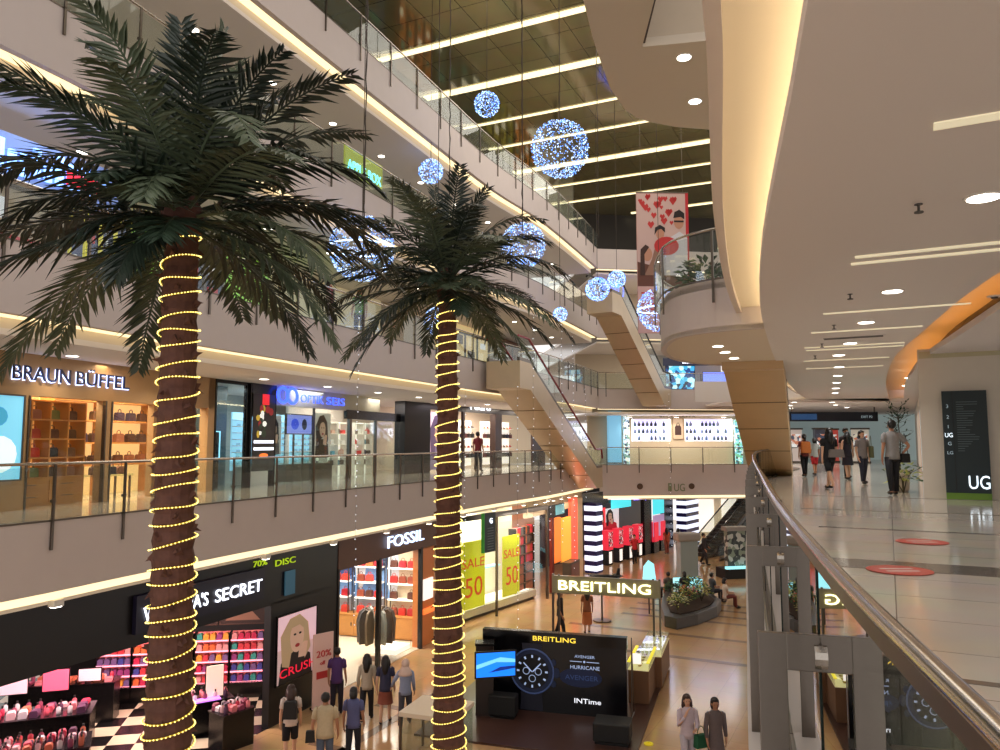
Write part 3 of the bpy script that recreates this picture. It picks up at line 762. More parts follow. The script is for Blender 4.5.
# ------------------------------------------------------------------ people
skins = [M('skin_light', (214,166,136), .55), M('skin_tan', (178,126,96), .55), M('skin_brown', (142,96,72), .55)]
hairb = M('black_hair', (22,17,16), .45); hairbr = M('brown_hair', (58,34,26), .45)
cloth = {}
def fab(n, c): return M('fabric_'+n, c, .85, noise=.12, nscale=20)
def person(label, x, y, z, h=1.65, face=0, top='white', topc=(210,205,200), sleeve='short', bottom='trousers', botc=(28,28,36), hair='long', skin=0, hairm=None,
           arms=('hang','hang'), stride=.4, sit=False, slim=1.0, group=None, scarf=None, extra=None, legh=.0):
    t = T('person', label, 'person', (x,y,z), face, group); k = h/1.7
    sk = skins[skin]; hairm = hairm or hairb
    hipz = .92; so = 0
    if sit: hipz = .50; so = 0
    # joints (metres at 1.7 m), facing -y
    legs = []
    for s, ph in ((-1,1),(1,-1)):
        if sit:
            legs.append([(s*.09,.0,hipz),(s*.11,-.42,hipz+.02),(s*.11,-.44,.08),(s*.11,-.58,.03)])
        else:
            f = -.30*stride*ph; lift = .07*stride if ph < 0 else 0
            legs.append([(s*.085,0,.88),(s*.09,f*.75-.03,.49),(s*.09,f*1.25+(.10*stride if ph<0 else 0),.085+lift),(s*.10,f*1.25-.13,.03+lift*.4)])
    dz = hipz-.92
    arm = []
    for s, st in ((-1,arms[0]),(1,arms[1])):
        sh = (s*.165*slim,0,1.385+dz)
        if st == 'hang': e, w, f = (s*.215*slim,.03+.06*s*stride,1.12+dz), (s*.225*slim,-.05+.16*s*stride,.88+dz), (s*.22*slim,-.08+.19*s*stride,.80+dz)
        elif st == 'hip': e, w, f = (s*.34,.10,1.14+dz), (s*.22,.0,.96+dz), (s*.19,-.04,.89+dz)
        elif st == 'up': e, w, f = (s*.21,-.10,1.13+dz), (s*.10,-.24,1.36+dz), (s*.06,-.24,1.44+dz)
        elif st == 'out': e, w, f = (s*.30,.0,1.17+dz), (s*.38,-.12,.98+dz), (s*.41,-.16,.92+dz)
        else: e, w, f = (s*.21,-.04,1.12+dz), (s*.12,-.26,1.08+dz), (s*.08,-.33,1.08+dz)
        arm.append([sh, e, w, f])
    V = [(0,0,hipz),(0,.005,1.08+dz),(0,0,1.26+dz),(0,.005,1.40+dz),(0,.005,1.485+dz),(0,-.012,1.56+dz),(0,-.012,1.625+dz),(0,-.008,1.68+dz)]
    R = [.12,.10,.12,.085,.047,.066,.082,.055]; E = [(i,i+1) for i in range(7)]
    for L_ in legs:
        i0 = len(V); V += L_; R += [.085,.056,.040,.036]; E += [(0,i0),(i0,i0+1),(i0+1,i0+2),(i0+2,i0+3)]
    for A_, s in zip(arm, (-1,1)):
        i0 = len(V); V += A_; R += [.052,.040,.027,.030]; E += [(3,i0),(i0,i0+1),(i0+1,i0+2),(i0+2,i0+3)]
        d = (Vector(A_[3])-Vector(A_[2])).normalized(); pl = i0+3
        sd = d.cross(Vector((s,0,0))).normalized() if abs(d.x) < .9 else Vector((0,1,0))
        for q, ln in ((-.9,.065),(-.3,.08),(.3,.075),(.9,.058)):
            b = Vector(A_[3])+sd*q*.026+d*.03; j = len(V); V.append(tuple(b)); V.append(tuple(b+d*ln*.55+Vector((-s*.008,0,0)))); V.append(tuple(b+d*ln+Vector((-s*.024,0,0)))); R += [.0095,.0088,.0075]; E += [(pl,j),(j,j+1),(j+1,j+2)]
        b = Vector(A_[2])*.35+Vector(A_[3])*.65-sd*.034; j = len(V); V.append(tuple(b)); V.append(tuple(b-sd*.02+d*.04)); R += [.011,.009]; E += [(pl,j),(j,j+1)]
    me = bpy.data.meshes.new('body'); me.from_pydata([tuple(Vector(v)*k) for v in V], E, []); o = bpy.data.objects.new('body', me); COL.objects.link(o); o.parent = t
    me.materials.append(sk); md = o.modifiers.new('Skin', 'SKIN'); md.use_smooth_shade = True
    for i, sv in enumerate(me.skin_vertices[0].data):
        sv.radius = (R[i]*k, R[i]*k); sv.use_root = (i == 0)
    o.modifiers.new('Sub', 'SUBSURF').levels = 1; o.modifiers['Sub'].render_levels = 1
    Rk = lambda p: tuple(Vector(p)*k)
    # face
    m = MB(); zf = 1.60+dz
    m.ell(Rk((0,-.094,zf-.02)), (.013*k,.018*k,.026*k), 6, 5); m.build('nose', sk, t, True)
    m = MB(); m.ell(Rk((-.03,-.086,zf+.012)), (.012*k,.008*k,.007*k), 6, 4).ell(Rk((.03,-.086,zf+.012)), (.012*k,.008*k,.007*k), 6, 4); m.build('eyes', hairb, t)
    m = MB(); m.ell(Rk((0,-.084,zf-.058)), (.022*k,.009*k,.007*k), 6, 4); m.build('mouth', M('lips', (150,70,66), .5), t)
    m = MB(); m.ell(Rk((-.082,.0,zf)), (.012*k,.02*k,.03*k), 6, 5).ell(Rk((.082,.0,zf)), (.012*k,.02*k,.03*k), 6, 5); m.build('ears', sk, t, True)
    # hair
    m = MB(); hz = 1.63+dz
    if hair == 'scarf':
        m.ell(Rk((0,.012,hz)), (.108*k,.112*k,.125*k), 14, 9)
        m.lathe([(.10*k,1.56*k+dz*k),(.125*k,1.50*k+dz*k),(.19*k,1.40*k+dz*k),(.20*k,1.34*k+dz*k)], (0,.01*k,0), 14)
        m.build('headscarf', fab('scarf'+str(scarf), scarf or (200,170,150)), t, True)
    else:
        m.ell(Rk((0,.040,hz+.015)), (.097*k,.090*k,.106*k), 14, 9).ell(Rk((0,-.012,hz+.062)), (.080*k,.074*k,.036*k), 12, 6)
        if hair == 'long':
            m.tube([Rk((0,.045,hz+.02)), Rk((0,.07,1.50+dz)), Rk((0,.09,1.38+dz)), Rk((0,.10,1.27+dz))], [.098*k,.10*k,.088*k,.05*k], 10)
            m.tube([Rk((-.08,.02,hz)), Rk((-.095,.01,1.50+dz)), Rk((-.09,.0,1.40+dz))], [.035*k,.035*k,.02*k], 6).tube([Rk((.08,.02,hz)), Rk((.095,.01,1.50+dz)), Rk((.09,.0,1.40+dz))], [.032*k,.032*k,.02*k], 6)
        elif hair == 'tail':
            m.tube([Rk((0,.10,hz+.03)), Rk((0,.15,1.56+dz)), Rk((0,.13,1.42+dz))], [.035*k,.04*k,.015*k], 8)
        elif hair == 'bob':
            m.tube([Rk((0,.05,hz+.02)), Rk((0,.058,1.55+dz)), Rk((0,.062,1.49+dz))], [.094*k,.096*k,.078*k], 10)
        m.build('hair', hairm, t, True)
    # top
    tm = fab(top, topc); m = MB(); n = 14; rings = []
    prof = [(.168,.128,.83),(.162,.124,.92),(.146,.112,1.06),(.150,.114,1.20),(.166,.118,1.32),(.172,.108,1.39),(.135,.086,1.44),(.07,.062,1.485)]
    vs = []
    for rx, ry, zz in prof:
        for j in range(n):
            a = 2*PI*j/n; vs.append(Rk((rx*slim*math.cos(a), ry*math.sin(a)+.005, zz+dz)))
    fs = [(i*n+j, i*n+(j+1)%n, (i+1)*n+(j+1)%n, (i+1)*n+j) for i in range(len(prof)-1) for j in range(n)]+[tuple(range(n-1,-1,-1))]
    m.add(vs, fs)
    for A_ in arm:
        a_, b_, c_, _ = [Vector(p) for p in A_]
        if sleeve == 'short': pth = [a_+Vector((-.03*(1 if a_.x>0 else -1),0,.01)), a_, a_.lerp(b_,.65)]; rr = [.070,.070,.062]
        elif sleeve == 'none': pth = None
        else: pth = [a_+Vector((-.03*(1 if a_.x>0 else -1),0,.01)), a_, b_, c_.lerp(b_,.12)]; rr = [.070,.066,.052,.038]
        if pth: m.tube([Rk(p) for p in pth], [r*k for r in rr], 10)
    m.build('top', tm, t, True)
    bm_ = fab(bottom+str(botc), botc); m = MB()
    if bottom in ('skirt', 'dress'):
        hem = .52 if bottom == 'skirt' else .35
        prof = [(.150,.112,.98),(.165,.125,.86),(.185,.145,.70),(.205,.165,hem)]; vs = []
        for rx, ry, zz in prof:
            for j in range(n):
                a = 2*PI*j/n; vs.append(Rk((rx*math.cos(a), ry*math.sin(a), zz)))
        fs = [(i*n+j, (i+1)*n+j, (i+1)*n+(j+1)%n, i*n+(j+1)%n) for i in range(3) for j in range(n)]+[tuple(range(3*n,4*n))]
        m.add(vs, fs); m.build('skirt', bm_, t, True)
    else:
        m.ell(Rk((0,.005,hipz-.05)), (.152*k*slim,.118*k,.11*k), 14, 8)
        for L_ in legs:
            a_, b_, c_, _ = [Vector(p) for p in L_]
            if bottom == 'shorts': m.tube([Rk(a_), Rk(a_.lerp(b_,.5)), Rk(a_.lerp(b_,.95))], [.098*k,.092*k,.085*k], 10)
            else: m.tube([Rk(a_), Rk(b_), Rk(c_)], [.098*k,.072*k,.058*k], 10)
        m.build(bottom, bm_, t, True)
    m = MB()
    for L_ in legs:
        c_, f_ = Vector(L_[2]), Vector(L_[3]); mid = (c_*.35+f_*.65); m.ell(Rk(mid+Vector((0,.0,0))), (.045*k,.125*k,.048*k), 10, 6)
    m.build('shoes', M('dark_shoes', (30,24,22), .5), t, True)
    return t
def handbag(name, label, x, y, z, rz, s, mat, strap=0, cat='bag'):
    t = T(name, label, cat, (x,y,z), rz)
    w, d, h = s
    MB().prism_xz([(-w/2,0),(w/2,0),(w*.44,h*.95),(w*.3,h),(-w*.3,h),(-w*.44,h*.95)], -d/2, d/2).build('body', mat, t, bevel=.012)
    if strap: MB().tube([(-w*.35,0,h*.9),(-w*.2,0,h*.9+strap*.8),(0,0,h*.9+strap),(w*.2,0,h*.9+strap*.8),(w*.35,0,h*.9)], .009, 5).build('strap', mat, t)
    return t
PI2 = PI
AW = PI      # facing away from the camera
# right gallery, UG floor
person('man in a grey shirt and black trousers walking past the white pillar', 9.45,18.4,0, 1.76, AW-.1, 'grey', (138,134,132), 'short', 'trousers', (22,20,24), 'short', 1, arms=('hip','hang'), stride=.25)
handbag('shoulder_bag', 'black shoulder bag at the hip of the man in a grey shirt', 9.73,18.36,.78, .2, (.24,.09,.22), blackm, .5)
person('woman in a black printed T-shirt and knee shorts on the walkway', 9.0,20.9,0, 1.62, AW+.1, 'black', (24,22,26), 'short', 'shorts', (20,20,26), 'long', 0, stride=.7, slim=1.1)
handbag('waist_bag', 'grey bag slung behind the woman in a black printed T-shirt', 9.12,20.72,.86, .1, (.44,.10,.22), fab('bag_grey', (120,112,108)), .0)
person('woman in a grey T-shirt and dark jeans with a green shoulder bag', 11.1,23.4,0, 1.6, .1, 'greyt', (128,122,122), 'short', 'trousers', (40,42,58), 'bob', 0, stride=.3)
handbag('shoulder_bag', 'olive green shoulder bag of the woman in a grey T-shirt', 11.36,23.4,.80, 1.3, (.34,.12,.36), fab('bag_olive', (92,96,66)), .35)
person('tall man in a dark shirt behind the woman with the green bag', 12.25,27.0,0, 1.75, .0, 'brownblack', (50,38,40), 'short', 'trousers', (30,28,34), 'short', 1, stride=.3)
person('girl in black trousers wearing an orange backpack', 11.35,28.5,0, 1.55, AW, 'maroon', (120,52,52), 'short', 'trousers', (24,22,28), 'tail', 1, stride=.35)
handbag('backpack', 'orange backpack on the back of the girl in black trousers', 11.35,28.34,.88, 0, (.34,.16,.42), fab('bag_orange', (196,112,52)), 0, 'backpack')
person('woman with long black hair in a dark dress on the far walkway', 12.0,26.4,0, 1.6, AW, 'darkd', (34,26,36), 'none', 'skirt', (34,26,36), 'long', 0, stride=.3)
person('child with pale top and red shorts between the walkers', 12.35,30.0,0, 1.42, AW, 'pale', (190,196,196), 'short', 'shorts', (196,44,52), 'bob', 1, stride=.4)
person('far walker in blue near the curved railing', 14.2,40.5,0, 1.62, AW, 'bluef', (70,90,140), 'long', 'trousers', (40,44,70), 'short', 1, stride=.3)
# UG left gallery
person('man in a red shirt at the railing before the shoe shop', -.95,33.2,0, 1.7, AW-.5, 'redshirt', (120,44,48), 'short', 'trousers', (40,38,44), 'short', 1, stride=.2)
# ground floor
person('woman in a white top and black shorts carrying a dark backpack, by the poster', -4.6,17.3,ZG, 1.62, AW+.2, 'whitetop', (222,206,196), 'short', 'shorts', (20,18,24), 'long', 0, hairbr, stride=.4)
handbag('backpack', 'black backpack on the woman in a white top', -4.56,17.12,ZG+.98, 0, (.30,.14,.38), blackm, 0, 'backpack')
person('man in a beige polo with a bag strap across his back', -3.66,16.5,ZG, 1.7, AW+.1, 'beige', (196,178,146), 'short', 'trousers', (84,92,108), 'short', 1, stride=.3, slim=1.15)
handbag('shoulder_bag', 'small black crossbody bag of the man in a beige polo', -3.95,16.42,ZG+.75, .2, (.20,.09,.24), blackm, .0)
person('woman in a blue blouse and dark trousers, right of the man in beige', -3.2,17.2,ZG, 1.6, AW, 'blueblouse', (92,96,140), 'short', 'trousers', (30,30,38), 'bob', 1, stride=.35)
person('person in purple and dark clothes before the dark shop wall', -4.2,20.2,ZG, 1.66, AW, 'purple', (78,50,108), 'short', 'trousers', (30,24,40), 'short', 1, stride=.2)
person('woman in a light grey blouse and black trousers, left of the trio', -3.35,19.75,ZG, 1.62, AW, 'lightgrey', (176,164,146), 'long', 'trousers', (24,22,28), 'long', 0, stride=.5)
person('woman in a navy blouse and brown skirt, middle of the trio', -2.86,19.6,ZG, 1.62, AW, 'navy', (48,50,76), 'short', 'skirt', (128,66,48), 'long', 0, stride=.35)
person('woman in a pale headscarf and blue tunic, right of the trio', -2.34,19.4,ZG, 1.58, AW, 'bluetunic', (140,150,178), 'long', 'trousers', (60,56,64), 'scarf', 0, scarf=(214,186,172), arms=('hang','out'), stride=.6)
person('woman in a lavender cardigan holding a phone to her face, walking towards the camera', 3.95,16.6,ZG, 1.62, 0, 'lavender', (206,190,200), 'long', 'trousers', (190,180,190), 'long', 0, hairbr, arms=('up','fwd'), stride=.3)
handbag('shopping_bag', 'dark green bag at the arm of the woman in a lavender cardigan', 4.2,16.5,ZG+.62, .4, (.30,.14,.26), fab('bag_green', (30,92,62)), .2)
person('woman with short black hair in a grey long sleeved dress, walking towards the camera', 4.5,16.45,ZG, 1.6, 0, 'greydress', (104,92,92), 'long', 'skirt', (104,92,92), 'bob', 1, stride=.3)
person('person in black walking behind the kiosk sign, left of the orange dress', 2.15,27.8,ZG, 1.66, 1.2, 'blk', (26,22,26), 'short', 'trousers', (22,20,24), 'short', 1, stride=.5)
person('woman in a long orange dress behind the kiosk sign', 3.2,28.6,ZG, 1.6, AW, 'orangedress', (150,92,62), 'short', 'dress', (186,104,58), 'long', 0, stride=.3)
person('seated person in grey on the planter edge, leftmost of the sitters', 7.45,34.4,ZG, 1.62, AW+.3, 'sgrey', (92,84,80), 'short', 'trousers', (40,38,44), 'short', 1, sit=True)
person('seated person in dark clothes, second from the left on the planter', 8.2,34.5,ZG, 1.62, AW, 'sdark', (40,36,44), 'short', 'trousers', (30,30,36), 'bob', 1, sit=True)
person('seated man in grey leaning on the right side of the planter', 9.3,34.0,ZG, 1.66, PI/2+.3, 'sman', (74,78,84), 'short', 'trousers', (44,44,54), 'short', 1, sit=True, arms=('fwd','fwd'))
person('seated woman in a pale blouse at the right end of the planter', 9.55,32.9,ZG, 1.6, PI/2, 'spale', (226,206,190), 'short', 'trousers', (120,60,54), 'bob', 0, sit=True, arms=('fwd','fwd'))
person('woman in orange before the striped cosmetics shop', 10.5,48.6,ZG, 1.6, AW, 'forange', (196,92,64), 'short', 'trousers', (170,90,70), 'long', 0, stride=.3)
person('person in black with a bag before the striped cosmetics shop', 10.95,47.4,ZG, 1.7, AW, 'fblack', (26,24,28), 'long', 'trousers', (26,24,30), 'long', 0, stride=.3)
person('person in dark grey walking right of the display pedestal, far ground floor', 11.7,44.3,ZG, 1.75, 1.0, 'fdark', (52,46,46), 'long', 'trousers', (46,42,44), 'short', 1, arms=('hang','out'), stride=.5)
person('dark figure leaning at the topmost left railing, far end', 3.1,41.2,12.55, 1.7, PI/2, 'topdark', (40,34,38), 'long', 'trousers', (30,28,30), 'short', 1, stride=.1)
person('person in maroon behind the balcony glass right of the lime green panel', -4.9,21.6,4.35, 1.6, PI/2, 'l1maroon', (150,60,70), 'short', 'trousers', (60,50,90), 'long', 0, stride=.2)
person('person in green behind the balcony glass beside the maroon one', -4.3,23.0,4.35, 1.62, 0, 'l1green', (90,140,70), 'short', 'trousers', (50,46,60), 'short', 1, stride=.2)
person('shop assistant in red in front of the striped cosmetics shop', 7.8,44.8,ZG, 1.62, 0, 'fred', (206,44,50), 'short', 'trousers', (30,26,30), 'short', 0, stride=.2)
# ------------------------------------------------------------------ goods
def fm(c, n=None): return M('goods_%d_%d_%d' % c, c, .5)
_bagc = {}
def bag(x, y, z, rz, s, c, label, group=None, cat='handbag'):
    k = (s, c)
    if k in _bagc: return dup(_bagc[k], (x,y,z), rz, label, group)
    w, d, h = s; t = T('handbag', label, cat, (x,y,z), rz, group)
    MB().prism_xz([(-w/2,0),(w/2,0),(w*.46,h*.6),(w*.34,h*.72),(-w*.34,h*.72),(-w*.46,h*.6)], -d/2, d/2).build('body', fm(c), t, bevel=.01)
    MB().tube([(-w*.22,0,h*.7),(-w*.18,0,h*.93),(0,0,h),(w*.18,0,h*.93),(w*.22,0,h*.7)], .011, 5).build('handle', fm(c), t)
    _bagc[k] = t
    return t
_fold = {}
def folded(x, y, z, rz, s, c, label, group, name='folded_garment', cat='clothes'):
    k = (s, c, name)
    if k in _fold: return dup(_fold[k], (x,y,z), rz, label, group)
    w, d, h = s; m = MB()
    m.prism_xz([(-w/2,.01),(-w/2+.02,0),(w/2-.02,0),(w/2,h*.3),(w/2-.012,h*.48),(w/2,h*.66),(w/2-.03,h),(-w/2+.03,h*.95),(-w/2,h*.7),(-w/2+.012,h*.5),(-w/2,h*.3)], -d/2, d/2)
    o = m.build(name, fm(c)); o.location = (x,y,z); o.rotation_euler = (0,0,rz); tag(o, label, cat, group); _fold[k] = o
    return o
_bot = {}
def bottle(x, y, z, c, r, h, label, group, name='bottle', cat='bottle'):
    k = (c, r, h)
    if k in _bot: return dup(_bot[k], (x,y,z), 0, label, group)
    t = T(name, label, cat, (x,y,z), 0, group)
    MB().lathe([(r*.9,0),(r,h*.08),(r,h*.6),(r*.35,h*.75),(r*.35,h*.8)], (0,0,0), 10).build('body', fm(c), t, True)
    MB().lathe([(r*.42,h*.78),(r*.42,h)], (0,0,0), 10).build('cap', fm((30,28,30)), t)
    _bot[k] = t
    return t
_shoe = {}
def shoe(x, y, z, rz, c, label, group):
    if c in _shoe: return dup(_shoe[c], (x,y,z), rz, label, group)
    m = MB(); m.ell((0,0,.04), (.13,.045,.04), 10, 6).ell((-.07,0,.075), (.05,.038,.05), 8, 6).box(-.13,-.09,-.02,.02,0,.04)
    o = m.build('shoe', fm(c), None, True); o.location = (x,y,z); o.rotation_euler = (0,0,rz); tag(o, label, 'shoe', group); _shoe[c] = o
    return o
class Fr:
    """a wall line: local x along it, y into the shop"""
    def __init__(s, o, deg): s.o = Vector(o); s.a = math.radians(deg)
    def w(s, x, y, z): c, q = math.cos(s.a), math.sin(s.a); return (s.o.x+c*x-q*y, s.o.y+q*x+c*y, z)
    def T(s, name, label, cat, x, y, z, rz=0, group=None): return T(name, label, cat, s.w(x,y,z), s.a+rz, group)
    def place(s, o): o.location = s.w(*o.location); o.rotation_euler.z = s.a; return o
    def st(s, mb, name, mat): o = mb.build(name, mat); o.location = (s.o.x,s.o.y,0); o.rotation_euler.z = s.a; return S(o)
def picture(fr, x0, x1, z0, z1, y, label, mat, name='poster', cat='poster', frame=None, glow=None, th=.03, art=None):
    t = fr.T(name, label, cat, (x0+x1)/2, y, z0); w = (x1-x0)/2; h = z1-z0
    MB().box(-w,w,-th,0,0,h).build('panel', mat, t)
    if frame: MB().box(-w-.03,-w,-th-.02,0,-.03,h+.03).box(w,w+.03,-th-.02,0,-.03,h+.03).box(-w,w,-th-.02,0,h,h+.03).box(-w,w,-th-.02,0,-.03,0).build('frame', frame, t)
    if art: art(t, w, h, -th-.004)
    return t
def art_face(hair, skin, bg=None, dress=None):
    def f(t, w, h, y):
        s = min(w, h*.5)
        if bg: flat([(-w,h*.5),(w,h*.5),(w,h),(-w,h)], y+.001, .002).build('print_background', bg, t)
        flat([(-w*.9,0),(w*.8,0),(w*.7,h*.3),(w*.2,h*.42),(-w*.4,h*.42),(-w*.8,h*.3)], y, .002).build('print_body', dress or blackm, t)
        flat([(-s*.75,h*.25),(-s*.85,h*.7),(-s*.4,h*.93),(s*.1,h*.96),(s*.55,h*.8),(s*.7,h*.4),(s*.4,h*.25),(s*.3,h*.5),(-s*.3,h*.4),(-s*.4,h*.2)], y-.003, .002).build('print_hair', hair, t)
        blob(-s*.02, h*.63, s*.36, s*.5, y-.006, 16, .002).build('print_face', skin, t)
        flat([(-s*.35,h*.78),(-s*.1,h*.92),(s*.3,h*.85),(s*.38,h*.7),(s*.1,h*.8)], y-.009, .002).build('print_hair', hair, t)
        blob(-s*.14, h*.67, s*.07, s*.035, y-.009, 8, .002).build('print_eye', blackm, t); blob(s*.13, h*.67, s*.07, s*.035, y-.009, 8, .002).build('print_eye', blackm, t)
        blob(0, h*.63-s*.28, s*.12, s*.06, y-.009, 10, .002).build('print_mouth', pm_('lips', (190,50,60)), t)
        flat([(s*.05,h*.3),(s*.45,h*.28),(s*.55,h*.5),(s*.35,h*.52),(s*.1,h*.45)], y-.009, .002).build('print_hand', skin, t)
    return f
blond = pm_('blond', (206,178,140), .15); pskin = pm_('face_pale', (226,186,162), .2)
signw = M('white_sign_light', (235,240,255), .4, emit=2.6); signb = M('blue_sign_light', (60,90,255), .4, emit=2.4); signy = M('yellow_sign_light', (255,236,110), .4, emit=2.0)
wood = M('honey_wood', (196,136,72), .45, noise=.15, nscale=4); woodd = M('brown_wood', (120,70,44), .45, noise=.2, nscale=4)
tan = M('tan_fascia', (190,140,80), .5, noise=.04); taupe = M('taupe_wall', (150,118,88), .5)
shelfw = M('white_shelf', (232,226,216), .4)
glow = M('warm_shop_glow', (255,226,176), .5, emit=.7)
whglow = M('white_shop_glow', (255,246,236), .5, emit=.9)
blglow = M('blue_shop_glow', (150,205,235), .5, emit=1.0)
pkglow = M('pink_shelf_light', (255,150,170), .5, emit=1.6)

# ------------------------------------------------------------------ leather goods shop, left gallery
A = Fr((-9.09,13.99,0), 75.59)
fr = MB()
fr.box(-5,.44,0,.25,0,2.97).box(.44,.5,0,.25,0,2.97).box(.5,6.27,0,.25,2.15,2.97).box(2.44,2.62,0,.25,0,2.15).box(4.05,4.4,0,.25,0,2.15).box(6.0,6.27,0,.25,0,2.97)
A.st(fr, 'wall_left', M('shop_front_beige', (176,140,98), .5, noise=.04))
A.st(MB().box(.3,6.3,3.2,3.3,0,2.97).box(.3,.4,.25,3.2,0,2.97).box(6.2,6.3,.25,3.2,0,2.97), 'wall_left', M('shop_inner_wall', (224,186,130), .6))
sg = A.T('shop_sign', 'back-lit leather goods shop sign in slim white-blue capitals on tan wall', 'sign', 0, 0, 2.44)
for wd_, x_, w_ in (('BRAUN',0,1.35),('BÜFFEL',1.5,1.5)):
    text(wd_, .40, M('sign_dark_blue', (30,44,90), .4), sg, (x_,-.07,0), ext=.012, width=w_)
    text(wd_, .40, M('halo_white', (190,205,255), .4, emit=3.2), sg, (x_+.03,-.02,-.014), name='halo_lettering', ext=.012, width=w_)
def lb_art(t, w, h, y):
    blob(0, h*.3, w*.8, h*.22, y, 14, .002).build('print_shape', M('pale_print', (220,240,245), .5, emit=.8), t)
    blob(-w*.2, h*.75, w*.5, h*.12, y, 12, .002).build('print_shape', M('blue_print', (60,160,200), .5, emit=.6), t)
picture(A, -.6, .32, .58, 2.12, -.02, 'pale blue light box at the far left edge beside the cubby shelves', M('lightbox_blue', (120,200,230), .5, emit=.8), 'light_box', 'light box', steel, art=lb_art)
# cubby cabinet
cb = A.T('cubby_cabinet', 'honey wood cubby cabinet with sixteen lit pigeonholes of bags', 'cabinet', .55, .45, 0)
m = MB()
for k in range(5): m.box(k*.46-.015, k*.46+.015, 0, .42, .55, 2.1)
for z in (.55, .95, 1.33, 1.72, 2.1): m.box(-.015, 1.855, 0, .42, z-.015, z+.015)
m.build('pigeonholes', wood, cb); MB().box(-.015,1.855,.4,.43,.55,2.1).build('back_panel', M('amber_back', (236,166,84), .5, emit=.6), cb)
m = MB(); m.box(-.015,1.855,0,.42,0,.55)
m.build('base_chest', wood, cb)
for k in range(2):
    for z in (.06,.3):
        d = MB().box(.02+k*.93,.90+k*.93,-.02,0,z,z+.2).build('drawer', wood, cb); MB().tube([(.3+k*.93,-.04,z+.12),(.6+k*.93,-.04,z+.12)], .008, 5).build('drawer_pull', steel, d)
rng = random.Random(21)
bc = [(70,44,40),(96,52,38),(60,48,72),(150,96,74),(84,58,40),(40,34,36),(110,120,60),(186,60,36),(120,90,70)]
for r, z in enumerate((1.735, 1.345, .965, .565)):
    for k in range(4):
        c = bc[(r*4+k*3) % len(bc)] if not (r == 2 and k < 2) else ((80,120,60) if k == 0 else (200,60,36))
        p = A.w(.78+k*.46, .64, z); nm = {(80,120,60):'green',(200,60,36):'red'}.get(c, 'brown')
        bag(p[0], p[1], p[2], A.a, (.26,.13,.27), c, 'green bag in the cubby cabinet of the leather goods shop' if nm == 'green' else 'red bag in the cubby cabinet of the leather goods shop' if nm == 'red' and r == 2 else 'dark leather bag in a lit pigeonhole of the cubby cabinet', None if nm == 'green' or (nm == 'red' and r == 2) else 'bags in the cubby cabinet')
# lit wall shelves behind the display window
ws = A.T('lit_shelf', 'lit honey wood wall shelves of bags behind the display window', 'shelf', 2.72, 1.6, 0)
MB().box(0,3.2,.4,.45,0,2.3).build('back_panel', M('amber_back2', (255,214,140), .5, emit=.8), ws)
m = MB()
for z in (.72,1.25,1.78,2.25): m.box(0,3.2,0,.4,z-.02,z+.02)
m.box(-.03,0,0,.4,0,2.3).box(1.55,1.6,0,.4,0,2.3).box(3.2,3.23,0,.4,0,2.3).build('shelves', wood, ws)
for r, z in enumerate((.74,1.27,1.80)):
    for k in range(8):
        if rng.random() < .12: continue
        c = bc[rng.randrange(0,6)]; p = A.w(2.92+k*.4, 1.8, z)
        bag(p[0], p[1], p[2], A.a+rng.uniform(-.1,.1), (.28,.13,.30), c, 'dark leather bag on the lit wall shelves of the display window', 'bags on the lit wall shelves')
tb = A.T('display_table', 'low display table with small bags inside the leather goods window', 'table', 3.4, .75, 0)
MB().box(-.55,.55,-.25,.25,.5,.54).build('table_top', glass, tb)
for a_ in (-.5,.5):
    for b_ in (-.2,.2): MB().box(a_-.02,a_+.02,b_-.02,b_+.02,0,.5).build('leg', steel, tb)
for k in range(4):
    p = A.w(3.0+k*.27, .75, .54); bag(p[0], p[1], p[2], A.a, (.22,.10,.24), bc[k], 'small bag on the low display table in the leather goods window', 'bags on the low display table')
A.st(MB().box(.5,2.44,.02,.04,.05,2.12), 'window_1', shopglass); A.st(MB().box(2.62,4.05,.02,.04,.05,2.12), 'window_2', shopglass); A.st(MB().box(4.4,6.0,.02,.04,.05,2.12), 'window_3', shopglass)
A.st(MB().box(.48,.52,-.02,.06,0,2.15).box(2.42,2.46,-.02,.06,0,2.15).box(2.6,2.64,-.02,.06,0,2.15).box(4.03,4.07,-.02,.06,0,2.15), 'trim_3', steel)
area(A.w(1.5,1.3,2.9), 1.6, 170, (1,.80,.55)); area(A.w(4.2,1.2,2.9), 1.8, 190, (1,.82,.58))
area(A.w(2.5,-.9,2.9), 3, 26, (1,.75,.48), sy=.3)

# ------------------------------------------------------------------ dark shop and eyewear shop
B = Fr((-7.53,20.06,0), 72.35)
B.st(MB().box(0,.06,-.02,.1,0,3.0).box(0,2.6,0,.1,2.86,3.05).box(1.35,1.5,0,.1,0,3.0), 'wall_left', black)
B.st(MB().box(0,12,4.0,4.1,0,3.1), 'wall_left', M('shop_back_grey', (150,160,160), .6)); B.st(MB().box(-.1,0,.1,4,0,3.1), 'wall_left', M('shop_teal_dark', (40,66,78), .4))
B.st(MB().box(0,2.6,1.6,1.7,0,3.0), 'wall_left', M('shop_teal', (58,92,108), .3, emit=.12))
B.st(MB().box(.06,1.35,.02,.04,0,2.86), 'window_4', glass)
sc1 = picture(B, .1, .95, .85, 1.55, .6, 'small framed picture with glowing pale blue border in the dark window', M('dark_print', (40,34,44), .4), 'light_box', 'light box', M('ice_light', (150,220,255), .4, emit=1.6))
picture(B, .2, 1.1, 1.85, 2.3, 1.2, 'dark wall screen high in the dark shop window', black, 'screen', 'screen', steeld)
